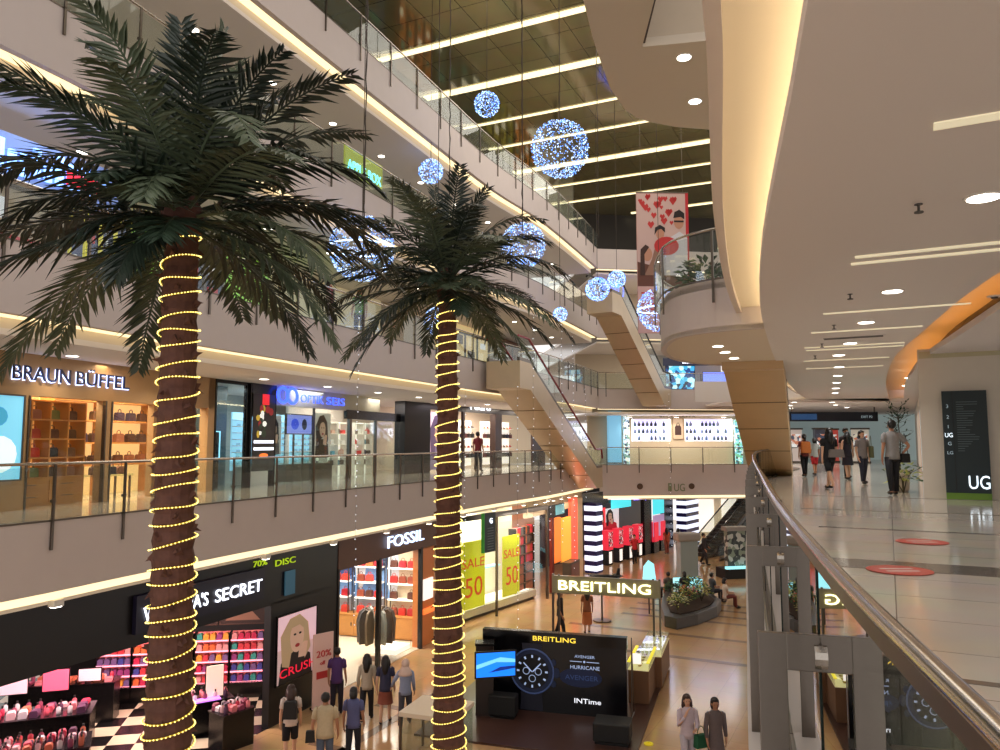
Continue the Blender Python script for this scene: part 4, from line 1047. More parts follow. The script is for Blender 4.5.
st_ = B.T('perfume_counter', 'dark counter inside the dark shop window with glowing red lamp above', 'counter', .7, 1.0, 0); MB().box(-.55,.55,-.2,.2,0,.95).build('body', black, st_); MB().box(-.57,.57,-.22,.22,.95,.98).build('top', steeld, st_)
# tall lit product poster
def tall_art(t, w, h, y):
    flat([(-.22*w,h*.86),(.4*w,h*.86),(.4*w,h),(-.22*w,h)], y, .003).build('print_label', M('red_light', (230,40,40), .4, emit=.9), t)
    r_ = random.Random(4)
    for k in range(16): 
        cx, cz = r_.uniform(-.7,.7)*w, r_.uniform(.45,.84)*h; blob(cx, cz, r_.uniform(.1,.25)*w, r_.uniform(.02,.06)*h, y-.001*k/4, 7, .002, r_.random()).build('print_shape', [M('pr_w', (235,235,225), .5, emit=.9), M('pr_y', (200,170,60), .5, emit=.5), M('pr_g', (60,80,60), .5), M('pr_r', (170,50,50), .5, emit=.3)][k%4], t)
    for z in (.36,.27): flat([(-.9*w,h*z),(.9*w,h*z),(.9*w,h*(z+.035)),(-.9*w,h*(z+.035))], y, .003).build('print_bar', signw, t)
    blob(0, h*.2, w*.4, h*.03, y, 12, .003).build('print_shape', M('pr_o', (240,120,50), .5, emit=1), t)
B.st(MB().box(1.5,2.66,-.06,.12,2.0,3.02).box(1.46,1.54,-.06,.12,0,3.02).box(2.62,2.70,-.06,.12,0,3.02), 'wall_left', black)
picture(B, 1.55, 2.6, .45, 2.66, -.06, 'tall glowing poster with red label between the dark shop and the eyewear shop', M('poster_dark', (52,46,44), .4, emit=.1), 'light_box', 'light box', art=tall_art)
es = B.T('shop_sign', 'glowing blue eyewear shop sign with two round letters on pale wall', 'sign', 2.7, -.2, 2.46)
m = MB()
for cx in (.12,.62): m.tube([(cx+.26*math.cos(u), 0, .22+.22*math.sin(u)) for u in [2*PI*k/24 for k in range(25)]], .05, 6, False)
m.build('round_letters', signb, es); text('OPTIK', .36, signb, es, (1.05,0,.06), width=1.35); text('SEIS', .36, signb, es, (2.6,0,.06), width=1.2)
B.st(MB().box(2.7,9.6,0,.1,2.38,3.2), 'wall_left', M('pale_green_grey', (196,190,166), .5)); B.st(MB().box(7.0,11.5,-.03,.1,2.1,2.42), 'wall_left', black)
B.st(MB().box(2.72,7.3,.02,.04,0,2.38), 'window_5', glass); B.st(MB().box(7.4,11.4,.02,.04,0,2.1), 'window_6', glass)
B.st(MB().box(7.25,7.4,-.02,.1,0,2.4).box(9.3,9.36,-.02,.1,0,2.1).box(4.9,4.94,-.02,.06,0,2.38), 'trim_4', steel)
def lam(t, w, h, y):
    blob(-w*.35, h*.5, w*.3, h*.3, y, 14, .002).build('print_shape', M('scr_b', (60,80,210), .4, emit=.9), t); blob(w*.4, h*.5, w*.2, h*.3, y, 14, .002).build('print_shape', M('scr_d', (60,60,90), .4, emit=.2), t)
tv = picture(B, 3.75, 5.2, 1.55, 2.14, .3, 'wall screen with blue picture inside the eyewear shop', M('screen_lilac', (140,150,235), .4, emit=.8), 'screen', 'screen', steeld, art=lam)
MB().box(-.3,-.24,-.02,.02,-1.55,0).box(.24,.3,-.02,.02,-1.55,0).build('stand', steeld, tv)
picture(B, 2.75, 3.55, .9, 2.1, .35, 'portrait poster of a dark haired figure left of the eyewear screen', M('poster_grey', (196,190,186), .5, emit=.25), art=art_face(hairb, pskin, dress=fab('pgrey',(120,110,120))))
picture(B, 5.45, 6.5, .75, 2.26, .35, 'portrait poster of a figure in brown right of the eyewear screen', M('poster_pale', (216,206,196), .5, emit=.3), art=art_face(hairbr, pskin, dress=fab('pbrown',(96,76,60))))
es0 = None
for k in range(3):
    lab = ('pale lit spectacles rack %s' % ('behind the blue screen in the eyewear shop','left of the brown figure poster','at the back of the eyewear shop beside the glass corner')[k])
    t = B.T('spectacles_rack', lab, 'shelf', 3.6+k*1.6, 1.5, 0)
    MB().box(-.6,.6,.2,.25,.4,2.2).build('back_panel', blglow, t); m = MB()
    for q in range(8): m.box(-.6,.6,.02,.2,.55+q*.2,.57+q*.2)
    m.build('shelves', shelfw, t)
    for q in range(8):
        for j in range(4):
            (x,y,z) = B.w(3.6+k*1.6-.42+j*.28, 1.6, .575+q*.2)
            if es0 is None:
                mm = MB()
                for s_ in (-.05,.05): mm.tube([(s_+.035*math.cos(u),0,.035+.03*math.sin(u)) for u in [2*PI*i/8 for i in range(9)]], .006, 3, False)
                es0 = mm.build('spectacles', blackm); es0.location = (x,y,z); es0.rotation_euler.z = B.a; tag(es0, 'pair of spectacles on a lit rack of the eyewear shop', 'spectacles', 'spectacles on the lit racks')
            elif rng.random() < .75: dup(es0, (x,y,z), B.a)
for k, (x, lab) in enumerate(((3.3,'pale counter near the railing side of the eyewear shop'),(5.2,'dark glass display counter in the middle of the eyewear shop'),(6.7,'glass display counter at the right end of the eyewear shop'))):
    t = B.T('display_counter', lab, 'counter', x, 1.0, 0); MB().box(-.7,.7,-.25,.25,0,.55).build('base', white if k == 0 else steeld, t); MB().box(-.7,.7,-.25,.25,.55,.92).build('glass_case', glass, t); MB().box(-.72,.72,-.27,.27,.92,.95).build('top', glass, t)
# boutique between eyewear and the black pillar
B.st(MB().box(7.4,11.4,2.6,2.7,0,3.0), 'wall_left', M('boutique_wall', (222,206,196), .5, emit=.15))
gc_ = [(226,60,60),(230,225,220),(40,60,110),(60,56,60),(90,150,170),(210,170,150),(240,240,235),(120,110,100)]
for k in range(5):
    t = B.T('display_shelf', 'lit white display shelves of the boutique left of the black pillar', 'shelf', 7.9+k*.78, 1.5 if k < 3 else 1.2, 0, group='boutique display shelves')
    m = MB()
    for z in (.4,.8,1.2,1.6,2.0): m.box(-.34,.34,0,.3,z-.012,z+.012)
    m.box(-.36,-.34,0,.3,0,2.05).box(.34,.36,0,.3,0,2.05).build('shelves', shelfw, t); MB().box(-.34,.34,.3,.32,0,2.05).build('back_panel', whglow, t)
    for z in (.412,.812,1.212,1.612):
        for j in range(2):
            c = gc_[rng.randrange(8)]; p = B.w(7.9+k*.78-.16+j*.32, (1.5 if k < 3 else 1.2)+.15, z)
            if rng.random() < .6: bag(p[0], p[1], p[2], B.a, (.24,.12,.26), c, 'bag on the white boutique shelves left of the black pillar', 'bags on the boutique shelves')
            else: folded(p[0], p[1], p[2], B.a, (.26,.2,.14), c, 'folded item on the white boutique shelves left of the black pillar', 'folded items on the boutique shelves')
area(B.w(4.5,1.0,2.9), 2.5, 150, (.85,.93,1)); area(B.w(9.5,.9,2.9), 2.2, 120, (1,.92,.85)); area(B.w(.8,.8,2.8), .8, 14, (.7,.85,1))

# ------------------------------------------------------------------ black pillar and shoe shop
D = Fr((-4.05,31.0,0), 62.36)
D.st(MB().box(-.06,1.85,-.25,.25,0,3.2), 'wall_left', M('blue_black_panel', (22,26,34), .3))
D.st(MB().box(1.85,14.3,0,.1,2.7,3.3), 'wall_left', M('charcoal_fascia', (44,40,40), .4)); D.st(MB().box(-.1,16,3.4,3.5,0,3.0), 'wall_left', M('shop_cream', (230,214,196), .5))
D.st(MB().box(5.0,5.15,-.02,.1,0,2.7).box(8.2,8.9,-.02,.3,0,2.7).box(12.6,14.3,0,.1,0,2.7), 'wall_left', M('dark_pier', (60,40,34), .4))
ss_ = D.T('shop_sign', 'small white shoe shop sign on the dark fascia left of the escalator', 'sign', 5.6, -.03, 2.84); text('Pedro', .46, signw, ss_, (0,0,0), width=2.0)
picture(D, 2.0, 3.6, .1, 2.6, -.02, 'tall pink-white lit panel between the black pillar and the shoe shop', M('pink_white', (240,214,226), .4, emit=.9), 'light_box', 'light box', art=art_face(fab('mauve',(150,130,170)), pskin, dress=fab('lilac',(190,180,220))))
for k in range(4):
    x0 = 5.3+k*1.9+(.5 if k > 1 else 0)
    t = D.T('shoe_shelf', 'white lit shelves of shoes and bags in the shoe shop', 'shelf', x0+.75, 1.3, 0, group='shoe shop shelves')
    m = MB()
    for z in (.5,1.0,1.5,2.0): m.box(-.72,.72,0,.35,z-.015,z+.015)
    m.build('shelves', shelfw, t); MB().box(-.72,.72,.35,.38,.1,2.4).build('back_panel', whglow, t)
    for z in (.515,1.015,1.515,2.015):
        for j in range(4):
            p = D.w(x0+.21+j*.36, 1.48, z)
            if z in (1.515,.515) : bag(p[0], p[1], p[2], D.a, (.26,.12,.3), [(34,30,34),(40,36,60),(90,40,40),(60,50,46)][(j+k)%4], 'dark handbag on the white shelves of the shoe shop', 'handbags in the shoe shop')
            else: shoe(p[0], p[1], p[2], D.a, [(196,60,60),(60,50,50),(190,150,110)][(j+k)%3], 'shoe on the white shelves of the shoe shop', 'shoes in the shoe shop')
area(D.w(7,.8,2.9), 3, 190, (1,.9,.78)); area(D.w(11,.8,2.9), 3, 150, (1,.86,.7)); area(D.w(3,-1,2.9), 1.5, 20, (1,.85,.95))

# ------------------------------------------------------------------ far shop facing the camera over the far gallery
E_ = Fr((4.9,48,0), 0)
E_.st(MB().box(.6,13,.0,.2,2.78,4.35).box(.6,3.4,0,.2,0,2.8).box(3.4,9.8,0,.2,0,1.36).box(5.85,6.75,0,.2,1.36,2.8).box(9.75,13,0,.2,0,2.8).box(3.38,9.8,1.2,1.3,1.2,3.0), 'wall_back', M('far_shop_wall', (214,196,168), .5))
sg = E_.T('shop_sign', 'dark thin capitals over the far shop with two lit shelf windows', 'sign', 5.15, -.02, 2.86)
text('BLCK CAFFA', .17, M('sign_grey', (96,88,80), .4), sg, (0,0,0), width=2.25, spacing=1.3); text('Roastery', .09, M('sign_grey', (96,88,80), .4), sg, (.8,0,-.1), width=.6)
for wi, (x0, x1) in enumerate(((3.45,5.85),(6.75,9.75))):
    w_ = x1-x0; lab = ('left','right')[wi]
    t = E_.T('display_window', 'lit shelf window of the far shop, the %s' % ('narrower one with a pink bag' if wi == 0 else 'wider one with rows of dark goods'), 'display window', x0, .05, 1.38)
    MB().box(0,w_,.5,.53,0,1.38).build('back_panel', M('lilac_glow', (206,200,240), .5, emit=.9), t)
    m = MB()
    for z in (0,.44,.88): m.box(0,w_,.05,.5,z,z+.03)
    m.box(0,.04,0,.5,0,1.38).box(w_*.68 if wi == 0 else w_*.4, (w_*.68 if wi == 0 else w_*.4)+.04, .03,.5,0,.9).box(w_-.04,w_,0,.5,0,1.38).build('shelves', signw, t)
    for r, z in enumerate((1.41,1.85,2.29)):
        n = 8 if wi == 0 else 11
        for j in range(n):
            if rng.random() < .25: continue
            c = [(40,52,60),(60,80,90),(90,96,110),(50,44,50),(30,60,70)][rng.randrange(5)]
            if wi == 0 and r == 2 and j == 6: 
                bag(x0+4.9*0+E_.o.x+.25+j*w_/n*.98, 48.3, z, 0, (.32,.15,.42), (226,60,110), 'pink bag on the top shelf of the far lit window'); continue
            bottle(E_.o.x+x0+.2+j*(w_-.3)/n, 48.3, z, c, .09, .32, 'dark bottle in the lit shelf windows of the far shop', 'bottles in the far shop windows')
pi_ = picture(E_, 6.0, 6.62, 1.5, 2.8, -.01, 'framed drawing of a dark bag between the two far shop windows', M('tan_print', (200,176,150), .5, emit=.15), 'picture', 'picture', taupe)
o = MB().prism_xz([(-.2,.25),(.2,.25),(.2,.75),(.12,.85),(-.12,.85),(-.2,.75)], -.045, -.035).build('print_bag', M('print_dark', (60,36,34), .5), pi_); MB().tube([(.09*math.cos(u),-.045,.85+.16*math.sin(u)) for u in [PI*k/8 for k in range(9)]], .018, 4).build('print_handle', M('print_dark', (60,36,34), .5), pi_)
bp = E_.T('light_pillar', 'tall pale blue glowing pillar left of the far shop windows', 'pillar light', 2.25, -.3, 0); MB().box(-.4,.4,-.3,.3,.05,3.2).build('glowing_body', M('ice_blue_glow', (120,180,214), .4, emit=.75), bp); MB().box(-.43,.43,-.33,.33,0,.05).build('base', steel, bp)
t = E_.T('display_tower', 'narrow glittering display tower right of the pale blue pillar', 'display', 3.0, -.3, 0)
MB().box(-.18,.18,-.15,.15,0,2.9).build('body', spots_mat('glitter', [(230,240,255),(120,160,150),(60,70,90),(240,240,220),(170,200,220)], 9, .4, .8), t)
t = E_.T('display_tower', 'glittering green-blue display tower at the right end of the far shop', 'display', 10.0, -.3, 0)
MB().box(-.22,.22,-.15,.15,0,2.7).build('body', spots_mat('glitter2', [(150,230,240),(120,200,160),(60,90,90),(230,250,250),(90,170,200)], 9, .4, .8), t)
area((11.5,46.3,2.9), 5, 120, (1,.9,.8), sy=1.2)
m = MB().box(-4.5,.6,3,3.1,0,3).build('wall_back', M('shop_cream2', (236,220,196), .5, emit=.2)); m.location = (4.9,45.5,0); m.rotation_euler.z = math.radians(40); S(m)
# blue-lit level sign on the fascia
sg = T('level_sign', 'green level marking lettered on the far fascia under the far shop', 'sign', (9.95,43.95,-1.5), .06)
text('UG', .62, M('sign_green', (120,130,96), .5), sg, (.0,0,0), width=.62, ext=.02); MB().prism_xz([(-.32,0),(-.12,0),(-.12,.46),(-.32,.46)], -.02, 0).build('icon', M('sign_green', (120,130,96), .5), sg)
for x, lb in ((8.0,'round dark speaker on the far fascia, left of the level marking'),(11.0,'round dark speaker on the far fascia, right of the level marking')):
    t = T('speaker', lb, 'speaker', (x,43.86+(x-8)*.06,-1.22)); o = MB().lathe([(.17,0),(.17,.05),(.12,.06)], (0,0,0), 18).build('body', M('speaker_brown', (90,66,48), .6), t); o.rotation_euler.x = PI/2

# L1 and L2 galleries: shop fronts seen between palms
L1p = off(LP, 4.55); 
def Lfront(lv, s0, s1, z0, z1, mat, label, name='shopfront', cat='shop front', dd=0, extra=None):
    (x0,y0),a = at(L1p, s0); (x1,y1),_ = at(L1p, s1); ang = math.atan2(y1-y0, x1-x0); L = math.hypot(x1-x0, y1-y0)
    t = T(name, label, cat, (x0,y0,ZL[lv]), ang)
    MB().box(0,L,-.12-dd,-.02,z0,z1).build('panel', mat, t)
    if extra: extra(t, L)
    return t
green = M('lime_green_panel', (128,196,50), .5, emit=.65); teal = M('teal_panel', (20,130,90), .5, emit=.45)  # glow put into both panel colours to brighten them behind the palm
def frontx(n, h, col, colw):
    def f(t, L):
        m = MB()
        for k in range(n+1): m.box(L*k/n-.03, L*k/n+.03, -.2, -.12, 0, h)
        m.build('mullions', col, t); MB().box(0,L,-.22,-.12,h,h+.08).build('head_rail', col, t)
        rr = random.Random(n); m = MB()
        for k in range(n):
            for q in range(3):
                x = L*k/n+.15; ww = L/n-.3
                m.m = (k+q) % 3; m.box(x+ww*rr.uniform(0,.3), x+ww*rr.uniform(.5,1), -.16, -.12, .3+q*.7, .3+q*.7+rr.uniform(.2,.5))
        m.build('display_goods', colw, t)
    return f
gcol = [M('g_red', (200,50,70), .5, emit=.3), M('g_white', (225,225,230), .5, emit=.6), M('g_blue', (60,100,190), .5, emit=.5)]
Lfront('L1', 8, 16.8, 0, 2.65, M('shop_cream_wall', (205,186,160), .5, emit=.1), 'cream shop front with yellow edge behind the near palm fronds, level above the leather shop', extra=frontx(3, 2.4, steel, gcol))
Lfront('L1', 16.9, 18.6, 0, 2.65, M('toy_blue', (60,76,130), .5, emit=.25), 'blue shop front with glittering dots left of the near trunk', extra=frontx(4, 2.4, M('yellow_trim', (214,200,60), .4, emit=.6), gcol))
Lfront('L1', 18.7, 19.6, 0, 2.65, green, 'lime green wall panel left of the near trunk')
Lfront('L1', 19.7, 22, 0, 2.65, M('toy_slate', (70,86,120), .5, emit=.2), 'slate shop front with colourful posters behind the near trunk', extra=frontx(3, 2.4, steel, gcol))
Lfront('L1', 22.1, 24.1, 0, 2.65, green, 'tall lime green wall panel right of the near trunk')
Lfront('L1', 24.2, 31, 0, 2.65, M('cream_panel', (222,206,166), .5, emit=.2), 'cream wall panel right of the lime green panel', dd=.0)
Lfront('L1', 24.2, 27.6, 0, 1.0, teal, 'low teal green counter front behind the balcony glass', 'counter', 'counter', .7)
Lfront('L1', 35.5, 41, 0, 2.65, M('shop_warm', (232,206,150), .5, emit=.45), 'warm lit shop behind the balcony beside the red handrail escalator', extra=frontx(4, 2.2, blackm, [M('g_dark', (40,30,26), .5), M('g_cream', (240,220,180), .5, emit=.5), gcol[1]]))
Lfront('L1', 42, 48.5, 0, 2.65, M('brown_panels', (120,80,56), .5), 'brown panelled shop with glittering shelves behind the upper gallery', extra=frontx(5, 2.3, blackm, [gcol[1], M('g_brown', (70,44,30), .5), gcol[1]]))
nv = P(14,175,Y=12.9); x, y = nv.x, nv.y; t = T('neon_sign', 'bright blue-white glowing sign with a red patch behind the near palm fronds', 'sign', (x,y,nv.z), 1.15)
m = MB(); rr = random.Random(8)
for k in range(16): m.box(k*.22-1.7, k*.22-1.7+.13, -.1, -.04, rr.uniform(.0,.12), rr.uniform(.35,.6))
m.build('letters', M('neon_blue', (130,180,255), .4, emit=3), t); MB().box(.9,1.6,-.12,-.1,.1,.35).build('red_patch', M('neon_red', (240,40,60), .4, emit=1.5), t); MB().box(-1.9,2.1,-.04,0,-.1,.7).build('backing', M('neon_back', (110,130,180), .5, emit=.5), t)
area((x+1.2,y,6.9), 2, 45, (.75,.85,1))
# L2 front with cyan sign
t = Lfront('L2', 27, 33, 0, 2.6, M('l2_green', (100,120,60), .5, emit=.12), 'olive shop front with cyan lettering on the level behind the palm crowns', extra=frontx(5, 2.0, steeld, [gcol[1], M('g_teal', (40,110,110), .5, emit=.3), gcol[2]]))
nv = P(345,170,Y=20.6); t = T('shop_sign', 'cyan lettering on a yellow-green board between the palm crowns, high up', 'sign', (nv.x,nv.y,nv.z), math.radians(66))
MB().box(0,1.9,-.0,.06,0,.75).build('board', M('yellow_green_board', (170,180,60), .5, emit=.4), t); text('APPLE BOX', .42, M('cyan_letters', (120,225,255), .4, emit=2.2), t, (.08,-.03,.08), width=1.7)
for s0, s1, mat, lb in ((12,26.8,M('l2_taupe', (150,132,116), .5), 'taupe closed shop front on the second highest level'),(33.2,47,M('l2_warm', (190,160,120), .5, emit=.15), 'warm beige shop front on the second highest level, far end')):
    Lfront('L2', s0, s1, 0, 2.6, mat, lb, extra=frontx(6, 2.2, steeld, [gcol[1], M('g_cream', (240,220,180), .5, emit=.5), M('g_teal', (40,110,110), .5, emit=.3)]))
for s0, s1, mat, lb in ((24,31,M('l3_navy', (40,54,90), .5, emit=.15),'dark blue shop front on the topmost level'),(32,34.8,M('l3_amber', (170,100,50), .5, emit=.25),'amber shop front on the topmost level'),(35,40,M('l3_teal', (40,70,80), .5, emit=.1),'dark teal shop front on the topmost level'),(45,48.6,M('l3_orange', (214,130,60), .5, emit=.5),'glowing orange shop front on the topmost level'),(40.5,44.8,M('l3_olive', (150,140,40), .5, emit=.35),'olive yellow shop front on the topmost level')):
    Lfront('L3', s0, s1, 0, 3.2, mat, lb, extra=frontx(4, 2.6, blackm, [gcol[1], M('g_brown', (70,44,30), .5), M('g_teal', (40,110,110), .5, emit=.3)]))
# far L1 blue screens and sign
picture(Fr((0,49,0),0), 10.7, 12.57, 4.6, 6.2, -.1, 'large cyan and blue screen below the round balcony', spots_mat('screen_mix', [(20,60,120),(60,160,210),(190,230,240),(20,30,60),(90,190,220)], 4, .3, 1.2), 'screen', 'screen', black)
picture(Fr((0,49,0),0), 13.1, 14.9, 4.7, 5.8, -.1, 'violet-blue screen right of the cyan screen', M('violet_screen', (120,140,255), .3, emit=1.3), 'screen', 'screen', black)
t = T('shop_sign', 'dark blue board with small sign over the cyan screen', 'sign', (10.5,48.7,6.2), -.1); MB().box(0,3.8,-.05,.05,0,.5).build('board', M('navy_board', (30,40,80), .4), t); text('Bata Kids', .25, signw, t, (1.2,-.07,.13))
t = T('shop_sign', 'blue-white glowing letters left of the banner on the upper far level', 'sign', (5.6,42.2,9.9), 1.0); text('TEBU', 1.0, signb, t, (0,0,0), width=3.4)
area((10,46,7.0), 4, 90, (1,.85,.65)); area((10,46,11.0), 4, 90, (1,.85,.65))
# ------------------------------------------------------------------ ground floor, left side: lingerie and beauty shop
G = Fr((-7.676,14.277,0), 67.83)
S(MB().prism([G.w(-6,.02,0)[:2], G.w(8.2,.02,0)[:2], G.w(8.2,9,0)[:2], G.w(-6,9,0)[:2]], ZG, ZG+.012).build('floor', checker_mat('checker_floor', (226,206,178), (22,20,20), .62, math.radians(-12))))
blackw = M('black_shop_wall', (20,17,18), .35)
G.st(MB().box(-9,8.2,0,.2,-2.75,-1.42).box(5.35,8.25,0,.2,ZG,-2.7).box(-9,8.2,0,9,-1.52,-1.42), 'wall_left', blackw)
G.st(MB().box(8.05,8.2,.2,9,ZG,-1.45), 'wall_left', blackw)
G.st(MB().box(-9,8.0,.2,9,-2.5,-2.42), 'ceiling', blackw)
sg = G.T('shop_sign', 'glowing white serif-like shop name on the black fascia behind the near trunk', 'sign', 1.28, -.12, -2.28)
MB().box(-.15,3.65,.0,.1,-.22,.52).build('board', M('sign_board_violet', (20,17,22), .4, emit=.02, ergb=(60,50,130)), sg)
text("VICTORIA'S", .40, signw, sg, (0,-.03,0), width=1.75); text("SECRET", .40, signw, sg, (1.95,-.03,0), width=1.55)
rk = Fr((-10.78,20.88,0), 8.85)
rk.st(MB().box(-1.5,4.9,.32,.45,ZG,-2.42), 'wall_left', blackw)
vcol = [(206,60,70),(232,110,60),(70,70,150),(60,150,140),(150,60,120),(226,150,150),(196,40,80),(240,160,60),(120,90,140)]
bay = 0
for x0 in (.0,.92,1.84,2.52,3.44):
    if x0 == 1.84: w_ = .6
    else: w_ = .86
    zt = -4.05 if x0 < 1.8 else -3.95
    t = rk.T('goods_rack', 'pink-lit wall rack of folded goods along the black rear wall', 'rack', x0, .0, ZG, group='pink-lit wall racks')
    MB().box(0,w_,0,.3,0,.45).build('base_cabinet', black, t)
    m = MB().box(-.02,0,0,.3,0,zt-ZG); m.box(w_,w_+.02,0,.3,0,zt-ZG).build('side_panel', black, t)
    MB().box(0,w_,.28,.3,.45,zt-ZG).build('back_panel', M('pink_back', (230,120,120), .5, emit=.28), t)
    zs = [-5.25,-4.97,-4.69,-4.41,-4.13]
    for z in zs:
        if z > zt-.1: continue
        sh = MB().box(0,w_,.02,.28,z-ZG-.02,z-ZG).build('shelf', shelfw, t); MB().box(0,w_,.0,.02,z-ZG-.03,z-ZG+.005).build('light_edge', pkglow, sh)
        c0 = vcol[rng.randrange(len(vcol))]; n = 5 if w_ > .7 else 3
        for j in range(n):
            c = c0 if rng.random() < .6 else vcol[rng.randrange(len(vcol))]
            p = rk.w(x0+w_*(j+.5)/n, .14, z+.0)
            folded(p[0], p[1], p[2], rk.a, (w_/n*.88,.2,.17), c, 'bright folded garment on the pink-lit wall racks', 'folded garments on the pink-lit racks')
def arty(t, w, h, y): 
    flat([(-w*.8,h*.1),(w*.7,h*.1),(w*.2,h*.5),(w*.5,h*.85),(0,h*.7),(-w*.3,h*.9),(-w*.4,h*.4)], y, .002).build('print_figure', M('pr_sepia', (150,104,84), .5, emit=.15), t)
picture(rk, 2.35, 3.0, -3.75, -2.95, .3, 'small dark framed picture above the pink racks, left one', M('pr_dark', (60,40,36), .5, emit=.1), 'picture', 'picture', M('bronze', (90,60,50), .4), art=arty)
picture(rk, 3.1, 4.35, -3.75, -2.9, .3, 'wider sepia framed picture above the pink racks', M('pr_dark', (60,40,36), .5, emit=.1), 'picture', 'picture', M('bronze', (90,60,50), .4), art=arty)
# poster on black wall
def blonde(t, w, h, y):
    art_face(blond, pskin, bg=M('pink_lit', (236,196,206), .5, emit=.5), dress=M('dress_dark', (44,40,44), .5))(t, w, h, y)
    text('CRUSH', .30, M('red_letters', (230,30,60), .5, emit=.8), t, (-w*.9,y-.014,h*.08), ext=.003, width=w*1.85)
picture(G, 5.55, 7.15, -4.75, -3.1, -.02, 'lit poster of a blonde figure on the black wall beside the shop entrance', M('poster_rose', (216,186,186), .5, emit=.35), 'poster', 'poster', black, art=blonde)
t = G.T('sandwich_board', 'tall pale pink sale board standing in front of the blonde poster', 'sign board', 7.0, -.4, ZG, -.4)
MB().box(-.3,.3,-.02,.02,.05,1.95).build('board', M('pale_pink_board', (232,190,176), .5, emit=.08), t); MB().box(-.25,.25,-.2,.2,0,.05).build('foot', black, t)
text('20%', .24, M('red_letters2', (206,60,60), .5), t, (-.22,-.03,1.35), width=.44); text('off', .14, M('red_letters2', (206,60,60), .5), t, (-.1,-.03,1.15)); MB().box(-.2,.2,-.03,-.022,.8,.98).build('red_patch', M('red_letters2', (206,60,60), .5), t)
sgd = G.T('light_box', 'small cyan lit panel high on the black wall right of the shop name', 'sign', 6.0, -.03, -2.6); MB().box(-.2,.2,-.03,0,0,.6).build('panel', M('cyan_dim', (50,90,110), .5, emit=.4), sgd)
yg = G.T('sale_sign', 'yellow-green tilted lettering strip under the lowest left balcony', 'sign', 3.9, -.03, -1.62); text('DISC', .22, M('yg_letters', (170,200,30), .5, emit=.8), yg, (1.5,0,-.2), width=.8); text('70%', .2, M('yg_letters', (170,200,30), .5, emit=.8), yg, (.7,0,-.1), width=.5)  # small yellow-green sale letters set on the black fascia
# display tables
def vtable(x, y, rz, L, W, H, tiers, label):
    t = T('display_table', label, 'table', (x,y,ZG), rz)
    MB().box(-L/2,L/2,-W/2,W/2,0,H).build('base', black, t, bevel=.01); MB().box(-L/2-.02,L/2+.02,-W/2-.02,W/2+.02,H,H+.03).build('top', M('black_gloss_top', (30,24,28), .2), t)
    for k in range(1, tiers):
        MB().box(-L/2+.1,L/2-.1,W*.02,W*.45,H+.03,H+.03+.24*k).build('tier', black, t)
    return t
def scatter(n, x, y, rz, L, W, z, lab, grp, seed, tiers=1):
    r = random.Random(seed); c, s = math.cos(rz), math.sin(rz); nx = max(1, int(n**.5*(L/W)**.5)); ny = max(1, n//nx)
    for i in range(nx):
        for j in range(ny):
            u = (i+.5)/nx*L-L/2; v = (j+.5)/ny*W-W/2; col = [(226,90,110),(236,130,140),(200,50,80),(240,190,196),(150,60,90),(90,50,80),(230,215,220),(214,110,80)][r.randrange(8)]
            px_, py_ = x+c*u-s*v, y+s*u+c*v
            if r.random() < .5: folded(px_, py_, z, rz+r.uniform(-.2,.2), (min(.26,L/nx*.8), min(.2,W/ny*.8), .08+.1*r.random()//.01*.01), col, lab+' boxes', grp+' boxes', 'gift_box', 'box')
            else: bottle(px_, py_, z, col, min(.05,L/nx*.35), .22, lab+' bottles', grp+' bottles')
tabs = [(-11.0,17.6,.35,3.4,.9,.85,'long tiered black table of pink goods at the far left of the beauty shop'),
        (-9.6,15.9,.45,2.4,.9,.80,'black table heaped with pink and red boxes in the lower left corner'),
        (-8.55,15.15,.2,1.1,.7,.62,'low round-fronted black table of coral boxes before the chequered floor'),
        (-7.3,19.0,.6,1.5,.6,.75,'black stand with a violet lit tray left of the shop entrance'),
        (-6.2,18.2,.9,.8,.6,.8,'wicker coloured stand of small goods near the shop entrance'),
        (-10.9,19.7,.2,2.4,.55,.95,'rear black counter with lit pictures in the beauty shop')]
for i, (x,y,rz,L,W,H,lb) in enumerate(tabs):
    vtable(x,y,rz,L,W,H,1,lb)
    scatter([54,60,24,18,16,24][i], x, y, rz, L*.95, W*.9, ZG+H+.03, ['pink goods on the long tiered table:','pink goods heaped on the lower left table:','coral goods on the low round-fronted table:','goods on the violet-lit stand:','small goods on the wicker coloured stand:','goods on the rear black counter:'][i], ['goods on the long tiered table','goods heaped on the lower left table','goods on the low round-fronted table','goods on the violet-lit stand','goods on the wicker coloured stand','goods on the rear black counter'][i], i+30)
for (x,y,z,w_,h_,rz,lb,mat) in ((-10.7,18.9,ZG+1.0,.55,.5,.3,'rose lit picture stand at the back of the long table',M('rose_lit', (240,90,120), .5, emit=.8)),(-11.6,18.6,ZG+1.0,.7,.6,.3,'white and rose lit picture stand at the far left table',M('white_rose_lit', (240,200,212), .5, emit=.45)),(-10.2,19.5,ZG+1.05,.5,.3,.2,'small white lit card behind the tables',M('card_rose', (236,190,200), .5, emit=.5)),(-6.95,19.1,ZG+.8,.4,.75,.6,'small lit advertising picture on the violet stand',M('poster_peach', (240,206,186), .5, emit=.8))):
    t = T('picture_stand', lb, 'picture stand', (x,y,z), rz); MB().box(-w_/2,w_/2,-.03,0,.02,h_).build('picture', mat, t); MB().box(-w_/2-.02,w_/2+.02,0,.03,0,h_+.03).build('frame', black, t)
t = T('light_tray', 'violet glowing tray on the stand left of the shop entrance', 'tray', (-7.2,18.75,ZG+.80), .6); MB().box(-.5,.5,-.12,.12,0,.03).build('tray', M('violet_glow', (196,120,236), .5, emit=1.4), t)
